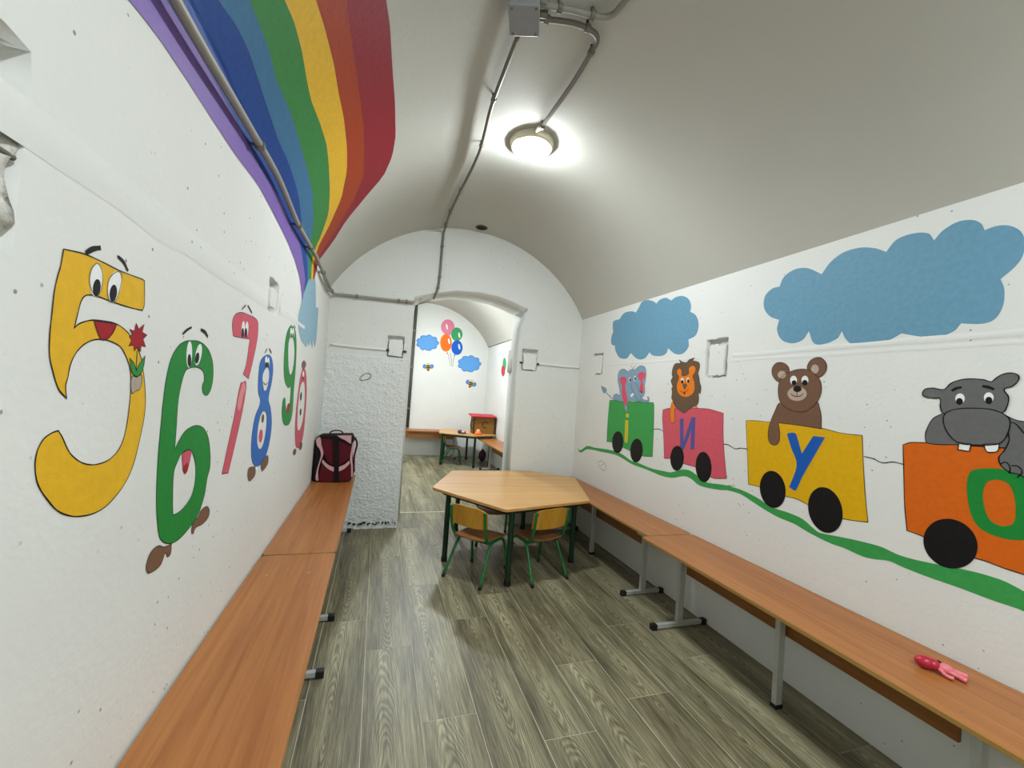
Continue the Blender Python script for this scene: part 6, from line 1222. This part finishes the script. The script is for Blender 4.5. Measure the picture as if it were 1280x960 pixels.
# ------------------------------------------------------------------ tables
def hex_table(label, verts, zt, legs, group=None):
    cx_ = sum(v[0] for v in verts) / 6; cy_ = sum(v[1] for v in verts) / 6
    r = empty('table', label, 'table', (cx_, cy_, 0), 0, group)
    V = [Vector((v[0] - cx_, v[1] - cy_)) for v in verts]
    pts = []
    for i, v in enumerate(V):
        a = (V[i - 1] - v).normalized(); b_ = (V[(i + 1) % 6] - v).normalized()
        p0, p2 = v + a * 0.035, v + b_ * 0.035
        for k in range(5):
            t = k / 4
            pts.append(tuple((1 - t) ** 2 * p0 + 2 * t * (1 - t) * v + t * t * p2))
    bm = bmesh.new(); prism(bm, pts, zt - 0.022, zt, 0.003)
    add_obj('tabletop', bm, None, r, mats=[BEECHT, BEECHT])
    inner = [v * 0.86 for v in V]
    fr = bmesh.new()
    for i in range(6):
        a, b_ = inner[i], inner[(i + 1) % 6]
        d = (b_ - a).normalized(); n = Vector((-d.y, d.x)) * 0.010
        z0, z1 = zt - 0.062, zt - 0.0225
        vs = [fr.verts.new((q.x, q.y, z)) for z in (z0, z1) for q in (a + n, b_ + n, b_ - n, a - n)]
        for f in ((0, 1, 2, 3), (7, 6, 5, 4), (0, 4, 5, 1), (1, 5, 6, 2), (2, 6, 7, 3), (3, 7, 4, 0)):
            fr.faces.new([vs[k] for k in f])
    add_obj('frame', fr, DGREEN, r)
    for lx, ly in legs:
        bm = bmesh.new(); cyl(bm, (lx - cx_, ly - cy_), 0.021, 0.021, 0.012, zt - 0.0225, 16)
        lg = add_obj('leg', bm, DGREEN, r, smooth=False)
        bm = bmesh.new(); cyl(bm, (lx - cx_, ly - cy_), 0.025, 0.024, 0.0, 0.035, 16)
        add_obj('foot_cap', bm, BLACK, lg)
    return r
TV = [(0.458, 3.366), (0.73, 4.05), (1.54, 4.085), (1.90, 3.75), (1.62, 2.92), (0.876, 2.72)]
hex_table('large hexagonal beech-topped low table with dark green legs before the doorway', TV, 0.56,
          [(0.957, 2.822), (0.585, 3.30), (0.79, 3.95), (1.47, 3.98), (1.60, 3.14)])
TV2 = [(1.06, 7.42), (1.2, 8.10), (1.75, 8.15), (2.06, 8.0), (2.07, 7.30), (1.62, 7.07)]
hex_table('hexagonal beech-topped table in the room beyond, with box and toys on it', TV2, 0.57,
          [(1.13, 7.44), (1.25, 7.98), (1.70, 8.02), (1.66, 7.17), (2.0, 7.42)])

# ------------------------------------------------------------------ chairs
def curved_sheet(w, h, th, rad, corner, axis):
    """plywood sheet curved across its width; returns bmesh in local x (width), z (height), y (thickness)"""
    bm = bmesh.new()
    nx, nz = 14, 8
    F_, K_ = [], []
    for store, off in ((F_, 0.0), (K_, th)):
        for j in range(nz + 1):
            row = []
            tz = j / nz * 2 - 1
            for i in range(nx + 1):
                tx = i / nx * 2 - 1
                hw = w / 2
                z = tz * h / 2
                # superellipse corner rounding at the top (and bottom a little)
                lim = h / 2 * (1 - corner * abs(tx) ** 4 * (1.0 if tz > 0 else 0.35))
                z = tz * lim
                x = tx * hw
                y = -rad * (1 - tx * tx)
                row.append(bm.verts.new((x, y + off, z)))
            store.append(row)
    for S in (F_, K_):
        for j in range(nz):
            for i in range(nx):
                bm.faces.new((S[j][i], S[j][i + 1], S[j + 1][i + 1], S[j + 1][i]))
    for j in range(nz):
        for i in (0, nx):
            bm.faces.new((F_[j][i], F_[j + 1][i], K_[j + 1][i], K_[j][i]))
    for i in range(nx):
        for j in (0, nz):
            bm.faces.new((F_[j][i], F_[j][i + 1], K_[j][i + 1], K_[j][i]))
    return bm

def make_chair():
    r = bpy.data.objects.new('chair', None); COL.objects.link(r)
    for s in (-1, 1):
        tubeo('side_frame', [(s * 0.150, -0.168, 0.515), (s * 0.150, -0.160, 0.44), (s * 0.148, -0.142, 0.36), (s * 0.145, -0.118, 0.312), (s * 0.140, -0.08, 0.283), (s * 0.136, -0.02, 0.274),
               (s * 0.136, 0.06, 0.274), (s * 0.140, 0.105, 0.262), (s * 0.150, 0.128, 0.20), (s * 0.160, 0.155, 0.02)], 0.0105, GREEN, r, 5, 10)
        tubeo('leg', [(s * 0.136, 0.03, 0.272), (s * 0.137, -0.03, 0.268), (s * 0.141, -0.068, 0.240), (s * 0.150, -0.115, 0.15), (s * 0.160, -0.182, 0.02)], 0.0105, GREEN, r, 5, 10)
        for y, y2 in ((0.155, 0.158), (-0.182, -0.189)):
            tubeo('foot_cap', [(s * 0.160, y, 0.024), (s * 0.161, y2, 0.0)], 0.0125, BLACK, r, curved=False)
        bm = bmesh.new(); tube(bm, [(s * 0.150, -0.183, 0.505), (s * 0.150, -0.178, 0.505)], 0.006, 8); add_obj('bolt', bm, BLACK, r)
    tubeo('crossbar', [(-0.136, 0.07, 0.270), (0.136, 0.07, 0.270)], 0.009, GREEN, r, curved=False)
    tubeo('crossbar', [(-0.138, -0.05, 0.262), (0.138, -0.05, 0.262)], 0.009, GREEN, r, curved=False)
    # seat
    bm = bmesh.new()
    nx, ny = 10, 12
    S = {}
    for k, off in enumerate((0.0, 0.009)):
        for j in range(ny + 1):
            ty = j / ny
            y = -0.135 + 0.285 * ty
            for i in range(nx + 1):
                tx = i / nx * 2 - 1
                hw = 0.150 * (1 - 0.10 * (1 - ty)) * (1 - 0.10 * abs(ty * 2 - 1) ** 6)
                z = 0.285 + off + 0.012 * (abs(ty - 0.45) * 2) ** 2 * (1 if ty < 0.5 else -1) + 0.006 * tx * tx
                S[k, j, i] = bm.verts.new((tx * hw, y + 0.012 * (1 - tx * tx) * (ty * 2 - 1), z))
    for k in (0, 1):
        for j in range(ny):
            for i in range(nx):
                bm.faces.new((S[k, j, i], S[k, j, i + 1], S[k, j + 1, i + 1], S[k, j + 1, i]))
    for j in range(ny):
        for i in (0, nx):
            bm.faces.new((S[0, j, i], S[0, j + 1, i], S[1, j + 1, i], S[1, j, i]))
    for i in range(nx):
        for j in (0, ny):
            bm.faces.new((S[0, j, i], S[0, j, i + 1], S[1, j, i + 1], S[1, j, i]))
    add_obj('seat', bm, PLYS, r, smooth=False)
    bm = curved_sheet(0.325, 0.150, 0.009, 0.022, 0.42, 'Z')
    for v in bm.verts:
        v.co += Vector((0, -0.152 - 0.012 * (v.co.z / 0.075), 0.458))
    add_obj('backrest', bm, PLY, r, smooth=False)
    return r
proto = make_chair()
def copy_tree(o):
    c = o.copy(); COL.objects.link(c)
    for ch in o.children:
        d = ch.copy(); COL.objects.link(d); d.parent = c
    return c
def face_to(o, x, y, fx, fy):
    o.location = (x, y, 0)
    o.rotation_euler = (0, 0, math.atan2(-fx, fy))
CG = 'small green-framed children chairs'
spots = [(0.785, 3.03, 0.75, 0.66, 'small green-framed plywood chair at left of table front corner, back to viewer'),
         (1.223, 2.985, -0.29, 0.957, 'small green-framed plywood chair right of table front leg, back to viewer'),
         (1.08, 3.72, -0.10, -1.0, 'small chair tucked deep under the far side of the hexagonal table'),
         (1.36, 7.66, 1.0, -0.1, 'small chair under the far table in the room beyond')]
for i, (x, y, fx, fy, lab) in enumerate(spots):
    c = proto if i == 0 else copy_tree(proto)
    face_to(c, x, y, fx, fy)
    c['label'] = lab; c['category'] = 'chair'; c['group'] = CG

# ------------------------------------------------------------------ backpack on the far left bench
BY = 3.80
bp_ = empty('backpack', 'maroon and pink school backpack with black straps standing on the left bench', 'backpack', (-0.3, 3.9, 0.503))
org = Vector(bp_.location)
def bag_place(y, u, v, w):
    return Vector((u, y - w, v)) - org
ol = smooth2(BAG['outline'])
zmin = min(p.y for p in ol)
BAGZ = 0.5035 - zmin
def bagf(name, key, mat, y, th, par=None):
    return filled(name, [[(p.x, p.y + BAGZ) for p in smooth2(BAG[key])]], mat, lambda u, v, w: bag_place(y, u, v, w), th / 2, par or bp_, th / 2)
# body: the outline swept backwards, narrower behind, rounded edges
bm = bmesh.new()
c0 = Vector((sum(p.x for p in ol) / len(ol), sum(p.y for p in ol) / len(ol)))
rings = []
for y, k in ((0.0, 0.93), (0.006, 0.975), (0.022, 1.0), (0.12, 1.0), (0.17, 0.98), (0.185, 0.93)):
    rings.append([bm.verts.new(Vector((max(c0.x + (p.x - c0.x) * k, XL + 0.01), BY + y, max(0.5035, c0.y + (p.y - c0.y) * k + BAGZ))) - org) for p in ol])
for A_, B_ in zip(rings, rings[1:]):
    for k in range(len(A_)):
        bm.faces.new((A_[k], A_[(k + 1) % len(A_)], B_[(k + 1) % len(B_)], B_[k]))
bm.faces.new(rings[0]); bm.faces.new(rings[-1][::-1])
bmesh.ops.triangulate(bm, faces=[f for f in bm.faces if len(f.verts) > 4])
BAGB = plain('bag_black', SRGB['bagblack'], 0.7); BAGM = plain('bag_maroon', SRGB['maroon'], 0.65, vary=0.15, bump=0.3, scale=90); BAGP = plain('bag_pink', SRGB['bagpink'], 0.65)
add_obj('body', bm, BAGB, bp_, smooth=False)
bagf('upper_pocket', 'upper', BAGM, BY + 0.001, 0.014)
bagf('lower_pocket', 'lower', BAGM, BY + 0.001, 0.022)
bagf('reflective_band', 'band', BAGP, BY + 0.001, 0.026)
bagf('side_trim', 'side', BAGP, BY + 0.004, 0.012)
bagf('side_trim', 'side2', BAGP, BY + 0.004, 0.012)
bagf('corner_panel', 'tri', BAGP, BY + 0.001, 0.010)
bagf('flap_edge', 'flapline', BAGB, BY + 0.001, 0.020)
bagf('center_strap', 'strap', BAGB, BY + 0.001, 0.030)
top = max(p.y for p in ol) + BAGZ
tubeo('carry_handle', [Vector(q) - org for q in [(-0.365, BY + 0.05, top - 0.03), (-0.355, BY + 0.04, top + 0.012), (-0.315, BY + 0.035, top + 0.026), (-0.27, BY + 0.035, top + 0.018), (-0.25, BY + 0.045, top - 0.03)]], 0.006, BAGM, bp_)
tubeo('shoulder_strap', [Vector(q) - org for q in [(-0.165, BY + 0.06, top - 0.03), (-0.142, BY + 0.07, top - 0.09), (-0.158, BY + 0.08, top - 0.2), (-0.15, BY + 0.08, top - 0.33)]], 0.008, BAGM, bp_)

# ------------------------------------------------------------------ toy on the right bench
ty = empty('toy_figure', 'small pink and red toy figure lying on the right bench', 'toy', (1.885, 0.925, 0.502), math.radians(-50))
ty.scale = (1.25, 1.45, 1.3)
def blob(bm, c, r, seg=14):
    m_ = Matrix.Translation(c) @ Matrix.Diagonal((r[0], r[1], r[2], 1))
    bmesh.ops.create_uvsphere(bm, u_segments=seg, v_segments=10, radius=1.0, matrix=m_)
TR = plain('toy_red', (178, 26, 54), 0.35); TP = plain('toy_pink', (226, 120, 130), 0.4)
bm = bmesh.new(); blob(bm, (-0.030, 0, 0.0162), (0.022, 0.015, 0.016)); blob(bm, (-0.014, 0.001, 0.0155), (0.018, 0.014, 0.0145)); add_obj('red_head', bm, TR, ty, smooth=True)
bm = bmesh.new(); blob(bm, (0.008, 0.0, 0.0142), (0.021, 0.0125, 0.012)); add_obj('body', bm, TP, ty, smooth=True)
for pts_ in ([(0.012, 0.005, 0.012), (0.034, 0.007, 0.01), (0.054, 0.004, 0.008)], [(0.012, -0.005, 0.012), (0.032, -0.009, 0.009), (0.046, -0.019, 0.0075)]):
    tubeo('leg', pts_, 0.0065, TP, ty, 4, 8)
for pts_ in ([(-0.004, 0.010, 0.016), (0.006, 0.020, 0.014), (0.018, 0.022, 0.007)], [(-0.004, -0.010, 0.014), (0.006, -0.022, 0.008), (0.02, -0.024, 0.006)]):
    tubeo('arm', pts_, 0.0045, TP, ty, 4, 8)
bm = bmesh.new(); blob(bm, (-0.002, 0.003, 0.026), (0.006, 0.005, 0.003)); add_obj('face_mark', bm, BLACK, ty, smooth=True)

# ------------------------------------------------------------------ things on the far table
hb = empty('toy_box', 'brown cardboard box with a red lid and black curved mark on the far table', 'box', (1.855, 7.47, 0.5705), math.radians(2))
CARD = plain('cardboard_brown', (134, 96, 42), 0.8, vary=0.1)
boxo('box_body', (-0.20, 0.20, -0.10, 0.12, 0.0, 0.30), CARD, hb, 0.004)
boxo('corner_post', (-0.205, -0.185, -0.106, -0.09, 0.0, 0.30), BLACK, hb)
boxo('corner_post', (0.185, 0.205, -0.106, -0.09, 0.0, 0.30), BLACK, hb)
bm = bmesh.new(); box(bm, -0.25, 0.21, -0.15, 0.14, 0.301, 0.320, 0.003)
for v in bm.verts:
    v.co.z += 0.03 * (v.co.y + 0.15) / 0.3
add_obj('red_lid', bm, plain('lid_red', (186, 28, 54), 0.5), hb)
bm = bmesh.new()
arc = [(0.02 + 0.052 * math.cos(math.radians(a)), 0.165 + 0.055 * math.sin(math.radians(a))) for a in range(35, 300, 18)]
ribbon(bm, arc, 0.016, False, lambda u, v, w: Vector((u, -0.1002 - w, v)), 0.0015)
add_obj('curved_mark', bm, BLACK, hb)
tubeo('side_handle', [(-0.20, -0.02, 0.24), (-0.228, -0.03, 0.22), (-0.232, -0.03, 0.12), (-0.20, -0.02, 0.08)], 0.01, plain('handle_brown', (70, 38, 28), 0.7), hb)
pt = empty('toy', 'purple and white toy lying left of the box on the far table', 'toy', (1.46, 7.30, 0.5705))
PU = plain('toy_purple', (62, 44, 116), 0.4); PWh = plain('toy_white', (214, 210, 224), 0.4)
bm = bmesh.new(); blob(bm, (-0.05, 0, 0.034), (0.045, 0.035, 0.034)); blob(bm, (0.02, 0.0, 0.024), (0.06, 0.03, 0.024)); add_obj('body', bm, PU, pt, smooth=True)
bm = bmesh.new(); blob(bm, (0.0, -0.026, 0.034), (0.03, 0.014, 0.013)); blob(bm, (0.075, -0.01, 0.022), (0.032, 0.02, 0.018)); add_obj('white_stripe', bm, PWh, pt, smooth=True)
ot = empty('toy', 'bright orange toy teapot shape in front of the box on the far table', 'toy', (1.72, 7.235, 0.5705))
OR = plain('toy_orange', (250, 120, 56), 0.4)
bm = bmesh.new(); lathe(bm, [(0, 0), (0.045, 0.0), (0.058, 0.02), (0.052, 0.045), (0.034, 0.058), (0, 0.06)], 20); add_obj('body', bm, OR, ot, smooth=True)
bm = bmesh.new(); lathe(bm, [(0.03, 0.058), (0.032, 0.088), (0.028, 0.092), (0, 0.092)], 16); add_obj('collar', bm, plain('toy_peach', (255, 178, 130), 0.4), ot, smooth=True)
fb_ = empty('ball', 'dark purple ball on the floor under the far table', 'ball', (1.98, 7.85, 0.0))
bm = bmesh.new(); blob(bm, (0, 0, 0.11), (0.075, 0.075, 0.11), 18); add_obj('shell', bm, plain('ball_purple', (72, 22, 66), 0.4), fb_, smooth=True)
bm = bmesh.new(); tube(bm, [(0, 0, 0.21), (0, 0, 0.235)], 0.02, 10); add_obj('knot', bm, BLACK, fb_)
